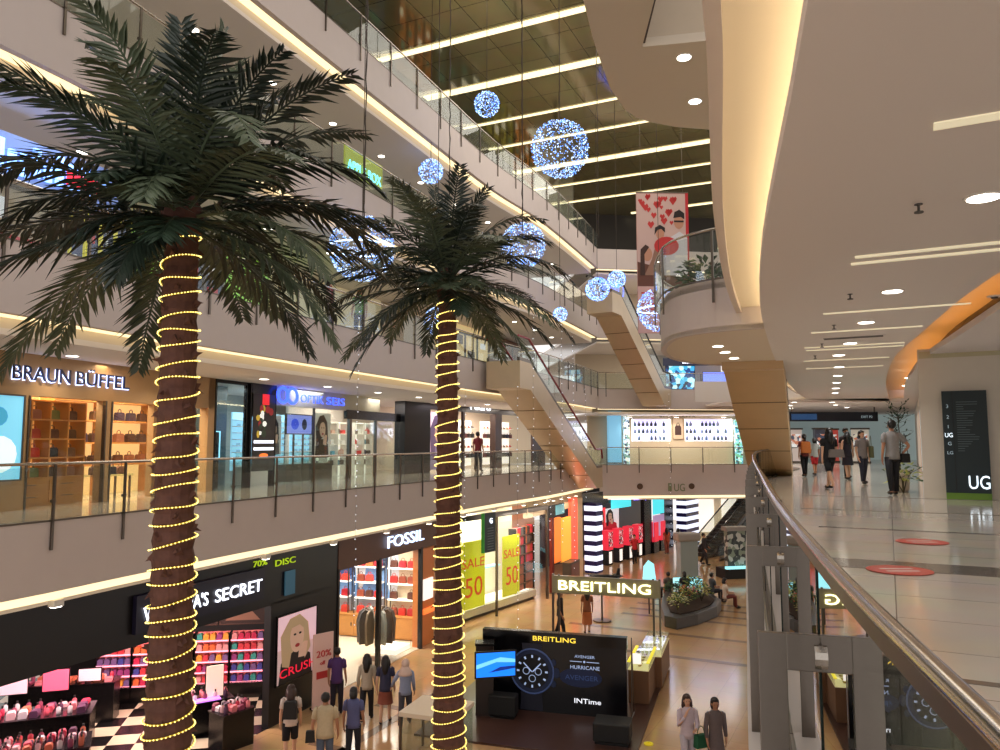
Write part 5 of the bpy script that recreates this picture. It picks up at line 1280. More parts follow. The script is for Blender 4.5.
for (x,y,z,p,c) in ((-9.4,18.2,-2.55,150,(1,.72,.66)),(-10.5,16.6,-2.55,120,(1,.75,.75)),(-7.2,19,-2.55,90,(1,.85,.75)),(-9,20.2,-2.6,60,(1,.6,.55))):
    area((x,y,z), 1.0, p, c)

# ------------------------------------------------------------------ watch and leather shop with wide glass front
G.st(MB().box(8.2,14.7,-.02,.2,-2.35,-1.3), 'wall_left', M('brown_fascia', (96,62,46), .45))
sg = G.T('shop_sign', 'glowing white-blue capitals on the brown fascia of the bag shop', 'sign', 10.75, -.08, -2.05); text('FOSSIL', .52, M('sign_iceblue', (190,215,255), .4, emit=2.8), sg, (0,0,0), width=2.4, ext=.02)
G.st(MB().box(8.2,8.28,-.03,.1,ZG,-2.3).box(10.42,10.54,-.03,.1,ZG,-2.3).box(13.15,13.27,-.03,.1,ZG,-2.3), 'trim_5', M('dark_mullion', (40,34,32), .4))
G.st(MB().box(8.28,10.42,.02,.04,ZG+.03,-2.35), 'window_7', shopglass); G.st(MB().box(10.54,13.15,.02,.04,ZG+.03,-2.35), 'window_8', shopglass)
G.st(MB().box(13.3,13.36,-.9,3.8,ZG,-2.3), 'window_9', shopglass) if False else None
FS = Fr((-6.6,28.4,0), -16)
FS.st(MB().box(-2.5,4.35,.62,.72,ZG,-2.3), 'wall_left', M('grey_blue_wall', (186,196,206), .5, emit=.08)); G.st(MB().box(14.35,14.6,-.02,3.0,ZG,-1.4), 'wall_left', M('pale_stone', (226,206,176), .5))
G.st(MB().box(8.2,14.7,.2,4.5,-2.4,-2.32), 'ceiling', white)
S(MB().prism([G.w(8.2,.05,0)[:2], G.w(14.6,.05,0)[:2], G.w(14.6,4.4,0)[:2], G.w(8.2,4.4,0)[:2]], ZG, ZG+.015).build('floor', M('cream_stone', (236,220,196), .25)))
def bluewall(t, w, h, y):
    for k, (cx, cz, rx, rz_, c) in enumerate([(-.6,.7,.35,.4,(60,90,150)),(-.2,.6,.18,.5,(236,236,240)),(.35,.75,.3,.3,(50,70,110)),(.7,.5,.2,.5,(230,232,238)),(.1,.35,.25,.2,(120,150,196))]):
        blob(cx*w, cz*h, rx*w*.8, rz_*h*.9, y-.003*k, 14, .003, .3).build('print_shape', M('bw%d' % k, c, .5, emit=.2), t)
picture(FS, .2, 3.1, -4.4, -2.4, .6, 'large blue and white picture on the rear wall of the bag shop', M('sky_print', (120,160,210), .5, emit=.3), 'picture', 'picture', art=bluewall)
cbn = FS.T('display_cabinet', 'long honey wood cabinet under the shelves of red bags', 'cabinet', -.2, 0, ZG)
MB().box(0,4.05,0,.55,.05,.78).build('body', wood, cbn); MB().box(-.02,4.07,-.02,.57,.78,.82).build('top', wood, cbn)
for k in range(5): d = MB().box(.05+k*.8,.80+k*.8,-.02,0,.1,.74).build('door', wood, cbn); MB().box(.68+k*.8,.72+k*.8,-.04,-.02,.4,.52).build('handle', steel, d)
redc = [(206,44,44),(226,70,60),(190,36,50),(150,70,50),(220,110,60),(90,50,40)]
for k in range(3):
    t = FS.T('bag_shelf', 'freestanding steel shelf unit of red bags in the bag shop', 'shelf', .55+k*1.3, .12, ZG+.82, group='shelf units of red bags')
    m = MB()
    for z in (.55,1.1,1.65): m.box(-.52,.52,0,.35,z-.02,z+.02)
    m.build('shelves', whglow, t); MB().box(-.55,-.52,0,.04,0,2.0).box(.52,.55,0,.04,0,2.0).box(-.55,-.52,.31,.35,0,2.0).box(.52,.55,.31,.35,0,2.0).build('uprights', steel, t)
    for z in (0,.57,1.12,1.67):
        for j in range(3):
            if rng.random() < .15: continue
            p = FS.w(.55+k*1.3-.34+j*.34, .3, ZG+.82+z); bag(p[0], p[1], p[2], FS.a+rng.uniform(-.15,.15), (.28,.15,.34), redc[rng.randrange(6)], 'red or brown handbag on the shelf units of the bag shop', 'handbags on the bag shop shelves')
# clothes rack
cr_ = G.T('clothes_rack', 'round clothes rack with grey scarves and jackets behind the left glass pane', 'clothes rack', 11.55, .75, ZG)
MB().tube([(0,0,0),(0,0,1.75)], .02, 8).tube([(.4*math.cos(u),.4*math.sin(u),1.6) for u in [2*PI*k/20 for k in range(21)]], .014, 5, False).tube([(-.4,0,1.6),(.4,0,1.6)], .012, 5).lathe([(.3,0),(.3,.03)], (0,0,0), 16).build('stand', steel, cr_)
for k in range(12):
    a = 2*PI*k/12; c = [(150,130,110),(110,116,112),(190,186,176),(96,70,60),(130,120,116),(90,84,84)][k%6]
    p = G.w(11.55+.4*math.cos(a), .75+.4*math.sin(a), ZG+.55)
    m = MB(); m.prism_xz([(-.2,0),(.2,0),(.24,.7),(.15,.98),(.03,1.05),(-.03,1.05),(-.15,.98),(-.24,.7)], -.035, .035)
    o = m.build('hanging_jacket', fab('rack%d' % (k%6), c)); o.location = p; o.rotation_euler.z = G.a+a; tag(o, 'grey or brown jacket hanging on the round clothes rack', 'jacket', 'jackets on the round clothes rack')
pl = G.T('display_plinth', 'low glossy white plinth on the bag shop floor', 'plinth', 12.6, .75, ZG+.015); MB().box(-.5,.5,-.4,.4,0,.16).build('body', whglow, pl, bevel=.01)
wc = G.T('display_column', 'orange wooden display column with small white card at the right end of the bag shop', 'display case', 13.75, .05, ZG)
MB().box(-.5,.5,0,.3,0,3.3).build('column', M('orange_wood', (206,120,60), .4, emit=.1), wc); MB().box(-.35,.35,-.05,0,1.55,2.25).build('card', whglow, wc); MB().box(-.45,.45,-.12,0,1.1,1.25).build('shelf', M('orange_light', (255,130,60), .4, emit=.9), wc)
area(G.w(11.5,2.0,-2.45), 3, 260, (1,.93,.84)); area(G.w(13,1.6,-2.45), 1.5, 90, (1,.9,.75))

# ------------------------------------------------------------------ sale shop with yellow posters
Hf = Fr((-.41,31.58,0), 56.9)
ph = Hf.T('display_podium', 'low glowing white podium behind the glass of the sale shop', 'podium', .9, .5, ZG); MB().box(-2.6,3.0,-.4,.82,.12,.42).build('body', white, ph, bevel=.02); MB().box(-2.3,2.7,-.2,.7,.42,.45).build('glow_top', whglow, ph); MB().box(-2.5,2.9,-.3,.78,0,.12).build('plinth', steeld, ph)
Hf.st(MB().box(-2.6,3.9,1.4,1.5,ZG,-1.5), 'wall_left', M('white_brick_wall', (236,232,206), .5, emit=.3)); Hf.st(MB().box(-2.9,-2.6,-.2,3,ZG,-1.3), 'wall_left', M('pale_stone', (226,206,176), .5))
Hf.st(MB().box(-2.6,4.1,-.35,-.33,ZG+.3,-2.0), 'window_10', shopglass); Hf.st(MB().box(-2.6,4.1,-.4,-.3,-1.75,-1.55).box(-.06,0,-.4,-.3,ZG,-1.55).box(4.05,4.15,-.4,-.3,ZG,-1.55), 'trim_6', steel)
yel = M('yellow_poster', (226,226,40), .5, emit=.35); orl = M('orange_letters', (236,96,40), .5, emit=.3)
for k, (x0, x1, z0, z1, lb, cn) in enumerate(((-2.5,-.85,-5.1,-2.55,'yellow sale poster with large orange figures next to the middle palm trunk','50'),(.45,1.75,-5.05,-2.6,'narrower yellow sale poster in the middle of the sale shop window','50'))):
    t = picture(Hf, x0, x1, z0, z1, -.3, lb, yel)
    w_ = (x1-x0)/2
    text('SALE', .5, orl, t, (-w_*.9,-.04,1.55), width=w_*1.8, ext=.004); text(cn, 1.05, orl, t, (-w_*.7,-.04,.45), width=w_*1.4, ext=.004)
t = Hf.T('floor_sign', 'dark green-black directory board hanging beside the sale shop, with a white level letter', 'sign', -1.4, -.9, -2.95); MB().box(-.4,.36,-.06,.06,0,1.5).build('board', M('dark_teal_board', (20,40,44), .4), t); MB().box(-.46,-.4,-.06,.06,0,1.5).build('green_edge', M('green_edge', (60,150,60), .5, emit=.2), t); text('G', .28, signw, t, (-.08,-.08,1.1)); 
for k in range(9): MB().box(-.2,.22,-.065,-.06,.1+k*.1,.125+k*.1).build('text_line', M('line_grey', (110,120,120), .5), t)
t = Hf.T('glass_table', 'small white glowing shelf inside the sale shop window', 'table', .2, .1, ZG+1.9); MB().box(-.5,.5,-.15,.15,0,.05).build('shelf', blglow, t); MB().tube([(-.45,0,-1.5),(-.45,0,0)], .012, 5).tube([(.45,0,-1.5),(.45,0,0)], .012, 5).build('leg', steel, t)
area(Hf.w(.5,.4,-1.65), 3.5, 260, (1,.97,.86), sy=1)
# goods window, orange, yellow and red columns
J = Fr((1.8,34.97,0), 66.7)
J.st(MB().box(-1.8,6.2,-.1,.1,-2.0,-1.35).box(5.9,6.2,-.1,.3,ZG,-1.35), 'wall_left', M('beige_fascia', (190,168,140), .5))
J.st(MB().box(-1.8,6.2,2.6,2.7,ZG,-1.4), 'wall_left', M('cream_back', (226,196,160), .5, emit=.15))
t = J.T('shelving_unit', 'tall rack of pink, red and grey goods beside the orange columns', 'shelf', -.5, .5, ZG)
m = MB()
for k in range(7): m.box(-1.1,1.1,0,.35,.3+k*.42,.33+k*.42)
m.build('shelves', woodd, t); MB().box(-1.15,-1.1,0,.35,0,3.2).box(1.1,1.15,0,.35,0,3.2).box(-.03,.03,0,.35,0,3.2).build('uprights', blackm, t)
for k in range(7):
    for j in range(6):
        c = [(236,90,130),(240,60,80),(120,110,110),(230,180,160),(60,56,60),(226,120,60)][rng.randrange(6)] if k > 2 else (196,110,80)
        p = J.w(-.5-.95+j*.36+(.06 if j > 2 else 0), .68, ZG+.33+k*.42); folded(p[0], p[1], p[2], J.a, (.33,.24,.34), c, 'colourful packet on the tall rack beside the orange columns', 'packets on the tall rack', 'packet', 'packet')
for x0, x1, z0, z1, c, e, lb in ((1.1,1.35,ZG,-2.2,(120,40,30),.0,'dark red narrow column left of the orange panel'),(1.4,2.35,-4.4,-2.3,(255,130,50),.8,'bright orange lit panel, left of the yellow-orange one'),(2.45,3.9,-4.5,-2.4,(250,170,60),.8,'yellow-orange lit panel between orange and red'),(3.95,4.95,ZG+.4,-1.55,(255,84,60),1.0,'tall glowing red column left of the striped pillar'),(5.0,5.85,ZG,-1.6,(214,180,130),.1,'pale wooden column right of the glowing red one')):
    t = J.T('glowing_panel', lb, 'column', (x0+x1)/2, -.12, z0); w_ = (x1-x0)/2; MB().box(-w_,w_,-.1,.05,.04,z1-z0).build('panel', M('col_%d' % c[1], c, .4, emit=e), t); MB().box(-w_-.02,w_+.02,-.12,.06,0,.04).build('base', steel, t)
t = J.T('screen', 'tilted dark screen under the fascia above the orange columns', 'screen', 1.3, -.35, -2.15); MB().box(-1.1,1.1,-.04,.04,0,.55).build('frame', black, t); MB().box(-.2,1.05,-.05,-.04,.05,.5).build('picture', M('teal_screen', (110,180,190), .4, emit=.5), t)
t = J.T('display_box', 'small grey framed display box in front of the orange panels', 'display', 2.1, -.8, ZG+.45); MB().box(-.7,.7,-.2,.2,0,.95).build('frame', steeld, t); MB().box(-.6,.6,-.22,-.2,.1,.85).build('picture', M('brown_picture', (110,70,60), .5, emit=.15), t); MB().box(-.7,.7,-.2,.2,-.45,0).build('base', steeld, t)
for k in range(6):
    x, y, z = J.w(-1.4+k*1.15, -.35, -1.42); o = downlight((x,y,z), .09, 'small white spot under the beige fascia above the orange columns', 'spots above the orange columns', 25)
area(J.w(-.5,-.3,-1.6), 2.5, 160, (1,.85,.7)); area(J.w(3.5,-1.0,-1.7), 2, 60, (1,.6,.4))

# ------------------------------------------------------------------ striped cosmetics shop
K = Fr((5.0,42.4,0), 54.9)
K.st(MB().box(-1.1,26,0,.2,-2.2,-1.5).box(0.1,.4,0,.3,ZG,-2.2).box(6.9,8.0,-.05,.2,ZG,-2.2).box(9.9,11.6,0,.2,ZG,-2.2), 'wall_back', black)
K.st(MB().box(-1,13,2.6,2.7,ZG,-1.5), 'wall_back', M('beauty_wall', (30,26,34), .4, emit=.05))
stw = M('white_stripe_glow', (226,232,255), .4, emit=1.3); navy = M('navy_stripe', (30,30,90), .4, emit=.12)
for x, w_, lb in ((-.45,.36,'navy and white striped lit pillar at the left end of the cosmetics shop'),(13.2,1.15,'navy and white striped lit pillar at the right end, by the ground floor escalators')):
    t = K.T('striped_pillar', lb, 'pillar', x, -.4, ZG); H_ = 3.7
    MB().box(-w_,w_,-.35,.35,0,H_).build('body', navy, t); n = 7; m = MB()
    for k in range(n):
        z = .12+k*H_/n; mm = 8
        m.box(-w_-.01,w_+.01,-.36,.36,z,z+H_/n*.52)
    m.build('stripes', stw, t)
def rp(t, w, h, y): art_face(hairb, pskin, dress=M('dress_red', (190,30,50), .5, emit=.3))(t, w, h, y)
picture(K, .45, 1.6, -3.5, -2.4, -.05, 'red lit poster next to the left striped pillar', M('red_poster', (236,50,60), .5, emit=1.0), art=rp)
picture(K, 2.3, 4.6, -3.9, -2.6, .6, 'bright white lit picture with a dark figure in the cosmetics shop', M('white_picture', (226,214,216), .5, emit=.7), art=rp)
picture(K, 2.35, 4.95, -2.55, -1.95, -.05, 'wide cyan lit panel over the cosmetics shop entrance', M('cyan_panel', (70,210,220), .5, emit=1.1), 'light_box', 'light box')
picture(K, 8.06, 9.8, -3.3, -2.2, -.1, 'cyan lit poster left of the right striped pillar', M('cyan_panel', (70,210,220), .5, emit=1.1), 'light_box', 'light box')
picture(K, 8.06, 9.8, -4.7, -3.35, -.1, 'lilac lit poster under the cyan one', M('lilac_poster', (180,150,190), .5, emit=.6), 'light_box', 'light box')
sg = K.T('shop_sign', 'violet glowing small shop letters over the cosmetics shop', 'sign', 5.4, -.05, -2.25); text('make up', .42, M('violet_letters', (110,90,255), .4, emit=1.6), sg, (0,0,0), width=1.9)
for k in range(5):
    t = K.T('cosmetics_stand', 'red lit cosmetics stand with white foot along the striped shop front', 'display stand', .9+k*1.35, .15, ZG, group='red cosmetics stands')
    MB().box(-.32,.32,-.2,.2,.85,1.95).build('display', M('stand_red', (230,50,70), .5, emit=.7), t); MB().box(-.25,.25,-.22,-.2,1.05,1.85).build('goods', spots_mat('stand_goods', [(40,24,30),(240,120,130),(190,30,50),(250,220,220)], 12, .5, .6), t)
    MB().box(-.30,.30,-.18,.18,0,.85).build('base', black, t); MB().box(-.16,.16,-.20,-.18,.1,.75).build('light_slot', whglow, t)
for k in range(2):
    t = K.T('cosmetics_stand', 'red lit cosmetics stand left of the right striped pillar', 'display stand', 8.4+k*1.1, .0, ZG, group='red stands by the right pillar')
    MB().box(-.3,.3,-.2,.2,.7,1.9).build('display', M('stand_red', (230,50,70), .5, emit=.8), t); MB().box(-.38,.38,-.18,.18,0,.7).build('base', black, t)
area(K.w(3.5,1.2,-1.9), 4, 160, (1,.85,.9))
# far ground floor back walls
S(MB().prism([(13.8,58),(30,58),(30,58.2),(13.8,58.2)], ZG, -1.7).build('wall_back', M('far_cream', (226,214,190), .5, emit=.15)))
for k in range(5): o = MB().box(0,1.1,-.1,0,ZG+.3,-2.4).build('window_%d' % (20+k), whglow); o.location = (15+k*1.7,58,0); S(o)
S(MB().box(14,26,44.9,45.1,-1.9,0).build('wall_back', fascia))

# ------------------------------------------------------------------ watch kiosk
S_pl = [(2.9,17.2),(-2.05,18.8),(.35,26.2),(5.35,24.7)]
o = MB().prism(S_pl, ZG, ZG+.05).build('kiosk_platform', M('kiosk_brown', (74,48,40), .3, noise=.1)); tag(o, 'dark brown floor platform carrying the watch kiosk', 'platform')
Q = Fr((-.45,20.71,0), -15.4)
t = Q.T('advertising_board', 'black advertising wall of the watch kiosk with a huge blue-black watch', 'advertising wall', 0, 0, ZG+.05)
MB().box(.02,3.77,0,.14,0,1.95).build('panel', M('kiosk_black', (12,12,18), .22), t); MB().box(0,3.79,-.04,.18,1.72,2.0).build('header', M('kiosk_black2', (10,10,12), .15), t)
text('BREITLING', .17, M('gold_letters', (240,206,70), .4, emit=1.3), t, (1.35,-.055,1.79), width=1.12, ext=.008)
wm = pm_('watch_blue', (28,40,72), .08); wd = pm_('watch_dark', (14,16,26)); wl = pm_('watch_pale', (170,190,230), .6)
flat([(1.02,.02),(1.62,.02),(1.6,.45),(1.55,.6),(1.12,.6),(1.04,.45)], -.006).build('print_strap', pm_('strap', (30,32,48), .05), t); flat([(1.1,1.45),(1.56,1.45),(1.6,1.7),(1.06,1.7)], -.006).build('print_strap', pm_('strap', (30,32,48), .05), t)
blob(1.34,1.0,.57,.57,-.012,26).build('print_case', wm, t); 
MB().tube([(1.34+.56*math.cos(u),-.014,1.0+.56*math.sin(u)) for u in [2*PI*k/30 for k in range(31)]], .022, 5, False).build('print_bezel', pm_('bezel', (70,90,140), .15), t)
blob(1.98,1.0,.08,.13,-.012).build('print_crown', wm, t); blob(1.9,1.25,.07,.09,-.012,8).build('print_crown', wm, t); blob(1.9,.72,.07,.09,-.012,8).build('print_crown', wm, t)
blob(1.34,1.0,.44,.44,-.018,26).build('print_dial', wd, t)
for k in range(12):
    a = 2*PI*k/12; flat([(1.34+r_*math.cos(a+d_),1.0+r_*math.sin(a+d_)) for r_, d_ in ((.34,-.06),(.41,-.06),(.41,.06),(.34,.06))], -.024, .004).build('print_hour_mark', wl, t)
for cx, cz in ((1.18,1.0),(1.5,1.0),(1.34,.82)): 
    MB().tube([(cx+.085*math.cos(u),-.024,cz+.085*math.sin(u)) for u in [2*PI*k/16 for k in range(17)]], .008, 4, False).build('print_subdial', wl, t)
flat([(1.34,1.0),(1.36,.98),(1.58,1.2),(1.56,1.22)], -.03, .004).build('print_hand', wl, t); flat([(1.34,1.0),(1.32,.98),(1.1,1.2),(1.12,1.22)], -.03, .004).build('print_hand', wl, t)
text('AVENGER', .10, wl, t, (2.45,-.006,1.42), width=.52, ext=.003); text('HURRICANE', .13, wl, t, (2.33,-.006,1.14), width=.75, ext=.003); flat([(2.33,1.32),(2.64,1.32),(2.64,1.335),(2.33,1.335)], -.006).build('print_line', wl, t); flat([(2.76,1.32),(3.08,1.32),(3.08,1.335),(2.76,1.335)], -.006).build('print_line', wl, t); blob(2.7,1.33,.03,.03,-.006,8).build('print_star', wl, t)
blob(2.6,.93,.55,.24,-.004,20,.002).build('print_glow', pm_('avglow', (24,36,70), .12), t); text('AVENGER', .17, pm_('avtext', (60,84,140), .15), t, (2.2,-.008,.87), width=.85, ext=.002)
text('INTime', .17, M('pale_letters', (230,232,240), .4, emit=1.2), t, (2.42,-.006,.30), width=.68, ext=.004)
# big screen in front of the wall, on its dark stand
t = T('display_screen', 'bright blue tilted screen on a dark stand left of the giant watch', 'screen', (-.1,19.6,ZG+.05), .22)
MB().box(-.55,.52,-.04,0,1.06,1.72).build('bezel', black, t); MB().box(-.51,.48,-.05,-.04,1.10,1.68).build('screen', M('screen_blue', (20,120,240), .3, emit=1.3), t)
flat([(-.51,1.3),(0,1.45),(.48,1.42),(.48,1.5),(.1,1.56),(-.51,1.4)], -.052, .003).build('print_wave', M('wave_blue', (110,190,255), .3, emit=1.3), t); flat([(-.2,1.2),(.48,1.28),(.48,1.34),(.1,1.33)], -.052, .003).build('print_wave', M('wave_dark', (10,50,150), .3, emit=.6), t)
t2 = T('screen_stand', 'dark tall pedestal at the left end of the kiosk wall', 'stand', (-.42,20.15,ZG+.05), .0); MB().box(-.2,.25,-.15,.25,0,1.72).build('body', M('stand_brown', (50,38,34), .35), t2); MB().box(-.22,.27,-.17,.27,1.72,1.78).build('top', black, t2)
t = T('stool', 'low square black stool at the right front of the kiosk wall', 'stool', (2.62,18.35,ZG+.05), -.27); MB().box(-.42,.42,-.32,.32,.06,.48).build('seat', blackm, t, bevel=.03); MB().box(-.38,.38,-.28,.28,0,.06).build('base', black, t)
t = T('stool', 'low square black stool under the blue screen', 'stool', (.15,20.0,ZG+.05), -.27); MB().box(-.4,.3,-.25,.15,.06,.55).build('seat', blackm, t, bevel=.03); MB().box(-.36,.26,-.22,.12,0,.06).build('base', black, t)
t = T('easel_frame', 'slim steel frame standing at the right end of the kiosk wall', 'stand', (3.38,20.0,ZG+.05), 1.25); MB().tube([(-.2,0,0),(-.08,0,1.95)], .015, 6).tube([(.2,0,0),(-.08,0,1.95)], .015, 6).tube([(-.25,0,.03),(.25,0,.03)], .015, 6).build('frame', steel, t)
for (x,y,L,W,lb,yl) in ((3.95,21.7,1.7,.55,'narrow brown counter with yellow edged top behind the kiosk wall',True),(4.62,23.3,2.2,.62,'long brown glass topped counter at the right side of the kiosk',False)):
    t = T('display_counter', lb, 'counter', (x,y,ZG+.05), math.radians(72)); MB().box(-L/2,L/2,-W/2,W/2,0,.85).build('body', M('counter_brown', (122,88,62), .4), t, bevel=.01); MB().box(-L/2,L/2,-W/2,W/2,.87,1.05).build('glass_case', glass, t); MB().box(-L/2,L/2,-W/2,W/2,.85,.87).build('display_bed', M('display_cream', (240,226,170), .5, emit=.4), t)
    if yl: MB().box(-L/2,L/2,-W/2-.02,-W/2+.06,1.05,1.07).box(-L/2,L/2,W/2-.06,W/2+.02,1.05,1.07).build('yellow_edge', M('yellow_edge', (230,214,40), .4, emit=.8), t)
    for k in range(5):
        (x_,y_) = (x+math.cos(math.radians(72))*(k-2)*L/6, y+math.sin(math.radians(72))*(k-2)*L/6)
        m = MB(); m.tube([(.035*math.cos(u),.035*math.sin(u),.02) for u in [2*PI*i/10 for i in range(11)]], .012, 4, False).lathe([(.022,.03),(.022,.045)], (.035,0,0), 8)
        o = m.build('wristwatch', M('gold_metal', (180,150,80), .3, 1)); o.location = (x_,y_,ZG+.93); tag(o, 'wristwatch laid out in the glass top of the '+('narrow' if yl else 'long')+' kiosk counter', 'watch', 'watches in the '+('narrow' if yl else 'long')+' counter')
t = T('small_sign', 'small white glowing card on the yellow edged counter', 'sign', (3.62,20.75,ZG+1.12), -.2); MB().box(-.12,.12,-.015,.015,0,.26).build('card', whglow, t)
g = T('sign_portal', 'steel gantry carrying the big glowing watch brand name over the kiosk', 'sign gantry', (1.74,25.75,ZG), math.radians(-17.0)); L = 3.52
MB().box(0,L,-.07,.07,2.02,2.58).build('beam', M('beam_grey', (150,140,110), .3, .3), g)
for x in (.02,.22,L-.22,L-.02): MB().box(x-.03,x+.03,-.05,.05,0,2.62).build('post', steel, g)
text('BREITLING', .44, M('sign_pale_yellow', (255,250,190), .4, emit=2.6), g, (.18,-.1,2.14), width=3.0, ext=.03)
o = MB().lathe([(.11,0),(.11,.02),(.06,.02),(.06,0)], (0,0,0), 18).build('floor_marker', M('yellow_marker', (220,200,30), .5, emit=.3)); o.location = (3.44,18.3,ZG+.001); tag(o, 'small yellow ring marker on the floor right of the kiosk platform', 'floor marker')
t = T('aircraft_model', 'small dark aircraft model display behind the kiosk sign', 'model aircraft', (4.0,30.5,ZG), .3); MB().tube([(0,0,0),(0,0,1.5)], .04, 8).lathe([(.35,0),(.35,.05)], (0,0,0), 16).build('stand', steel, t); MB().ell((0,0,1.65), (.8,.13,.14), 12, 8).build('fuselage', blackm, t, True); MB().box(-.15,.25,-1.0,1.0,1.62,1.66).build('wing', blackm, t); MB().box(.6,.78,-.3,.3,1.72,1.75).prism_xz([(.6,1.7),(.78,1.7),(.8,2.0),(.7,2.0)], -.02, .02).build('tail', blackm, t)

# ------------------------------------------------------------------ planter with seats
plg = [(6.25,29.6),(6.6,29.1),(7.6,29.9),(8.7,31.2),(9.25,32.5),(9.25,33.8),(8.6,34.4),(7.3,34.3),(6.9,33),(6.5,31.4)]
t = T('stone_planter', 'dark granite planter with seat edge in the ground floor walkway', 'planter', (0,0,ZG))
MB().prism(plg, 0, .42).build('granite_body', M('granite', (70,68,66), .3, noise=.3, nscale=20), t, bevel=.02)
inn = [(7.8+(x-7.8)*.78, 32+(y-32)*.8) for x, y in plg]
MB().prism(inn, .42, .47).build('soil', M('soil', (60,44,34), .9, noise=.3), t)
def bush(x, y, z, s, cols, label, n=90, seed=0, name='potted_plant', cat='plant', group=None):
    r = random.Random(seed); t = T(name, label, cat, (x,y,z), 0, group)
    m = MB()
    for k in range(5): m.tube([(0,0,0), (r.uniform(-.2,.2)*s, r.uniform(-.2,.2)*s, .35*s), (r.uniform(-.4,.4)*s, r.uniform(-.4,.4)*s, .7*s)], [.02*s,.014*s,.006*s], 4)
    m.build('stems', M('stem', (70,60,36), .7), t)
    m = MB()
    for k in range(n):
        a = r.uniform(0,2*PI); e = r.uniform(-.1,1.4); R_ = r.uniform(.2,.5)*s; c = Vector((R_*math.cos(a)*math.cos(e), R_*math.sin(a)*math.cos(e), .35*s+R_*math.sin(e)))
        d = Vector((math.cos(a+r.uniform(-.6,.6)), math.sin(a+r.uniform(-.6,.6)), r.uniform(-.2,.8))).normalized(); sd = d.cross(Vector((0,0,1))).normalized(); l = r.uniform(.14,.26)*s
        m.m = r.randrange(len(cols)); m.add([c, c+d*l*.5+sd*l*.2, c+d*l+Vector((0,0,-.1*l)), c+d*l*.5-sd*l*.2, c+d*l*.45+Vector((0,0,.03*s))], [(0,1,4),(1,2,4),(2,3,4),(3,0,4)])
    m.build('foliage', cols, t)
    return t
gr = M('leaf_green', (60,96,48), .5); gd = M('leaf_deep', (36,64,38), .5); gy = M('leaf_yellow', (180,184,90), .5); rd = M('flower_red', (190,66,46), .5); pwh = M('flower_pale', (226,220,180), .5)
for k, (x,y,s,cs,lb) in enumerate([(6.9,30.2,.9,(gr,gy,pwh),'pale yellow variegated plant at the near tip of the planter'),(7.4,31.0,1.0,(gr,gd,gy),'green leafy plant in the middle of the planter'),(7.7,31.9,.9,(rd,gr,rd),'red flowering plant in the centre of the planter'),(8.3,32.0,1.0,(gd,gr,gy),'deep green plant at the right side of the planter'),(7.3,32.6,1.0,(gd,gr),'dark green shrub at the left rear of the planter'),(8.3,33.3,1.1,(gd,gr,gy),'tall green shrub at the rear of the planter')]):
    bush(x, y, ZG+.47, s*.85, cs, lb, 170, k)
# pedestals beyond the planter
t = T('display_pedestal', 'pale glass display pedestal with glowing blue base behind the planter', 'pedestal', (9.1,37.6,ZG), .2); MB().box(-.6,.6,-.35,.35,0,.4).build('glow_base', M('cyan_base', (150,230,240), .4, emit=1.2), t); MB().box(-.45,.45,-.25,.25,.5,2.2).build('glass_body', M('grey_glassy', (140,150,146), .2), t); MB().box(-.6,.6,-.35,.35,2.2,2.6).build('cap', M('grey_cap', (150,142,134), .4), t, bevel=.1)
t = T('display_pedestal', 'dark display pedestal with flower pattern and cyan lit base near the steel posts', 'pedestal', (12.3,40.3,ZG), .2); MB().box(-.9,.9,-.5,.5,0,.5).build('base', blackm, t); MB().box(-.8,.8,-.52,-.3,.5,.62).build('glow_edge', M('cyan_base', (150,230,240), .4, emit=1.2), t); MB().box(-.55,.55,-.2,.2,.62,2.4).build('body', spots_mat('flowerbox', [(60,66,60),(190,190,180),(40,44,44),(130,140,120)], 5, .4, .05), t); MB().box(-.65,.65,-.3,.3,2.4,2.6).build('cap', M('grey_cap', (150,142,134), .4), t)
t = T('information_screen', 'small cyan lit screen on a post left of the planter', 'screen', (6.1,31.8,ZG), 0); MB().tube([(0,0,0),(0,0,1.3)], .03, 6).build('post', steel, t); MB().prism_xz([(-.25,1.3),(.3,1.3),(.22,2.0),(0,2.15),(-.2,1.9)], -.03, .03).build('screen', M('cyan_base', (150,230,240), .4, emit=1.2), t)

# ------------------------------------------------------------------ right gallery
t = S(MB().box(0,1.75,0,1.6,0,3.42).build('wall_right', M('white_pillar', (216,206,190), .35, noise=.02))); t.location = (9.72,17.6,0); t.rotation_euler.z = math.radians(-30)
t = S(MB().box(-.0,1.62,-.02,1.5,3.2,3.36).build('trim_7', M('pillar_cap', (196,186,150), .5))); t.location = (9.75,17.6,0); t.rotation_euler.z = math.radians(-30)
db = T('directory_board', 'dark teal directory board with glowing level letters leaning at the white pillar', 'directory', (10.02,17.22,0), math.radians(-28))
MB().box(0,.86,0,.12,.14,2.42).build('board', M('directory_teal', (12,34,38), .45), db); MB().box(.195,.205,-.012,0,.14,2.42).build('groove', blackm, db); MB().box(0,.86,0,.12,0,.14).build('green_foot', M('green_foot', (110,150,50), .5), db)
lt_ = M('letter_glow', (226,240,250), .4, emit=1.5); ld = M('letter_dim', (170,190,200), .4, emit=.5)
text('UG', .42, lt_, db, (.42,-.02,.24), width=.40, ext=.008)
for k, (s, z) in enumerate((('3',2.04),('2',1.80),('1',1.58))): text(s, .11, ld, db, (.07,-.02,z), ext=.004)
text('UG', .14, lt_, db, (.02,-.02,1.38), ext=.004, width=.15)
text('G', .11, ld, db, (.07,-.02,1.2), ext=.004); text('LG', .1, ld, db, (.05,-.02,1.0), ext=.004, width=.11)
m = MB(); r_ = random.Random(2)
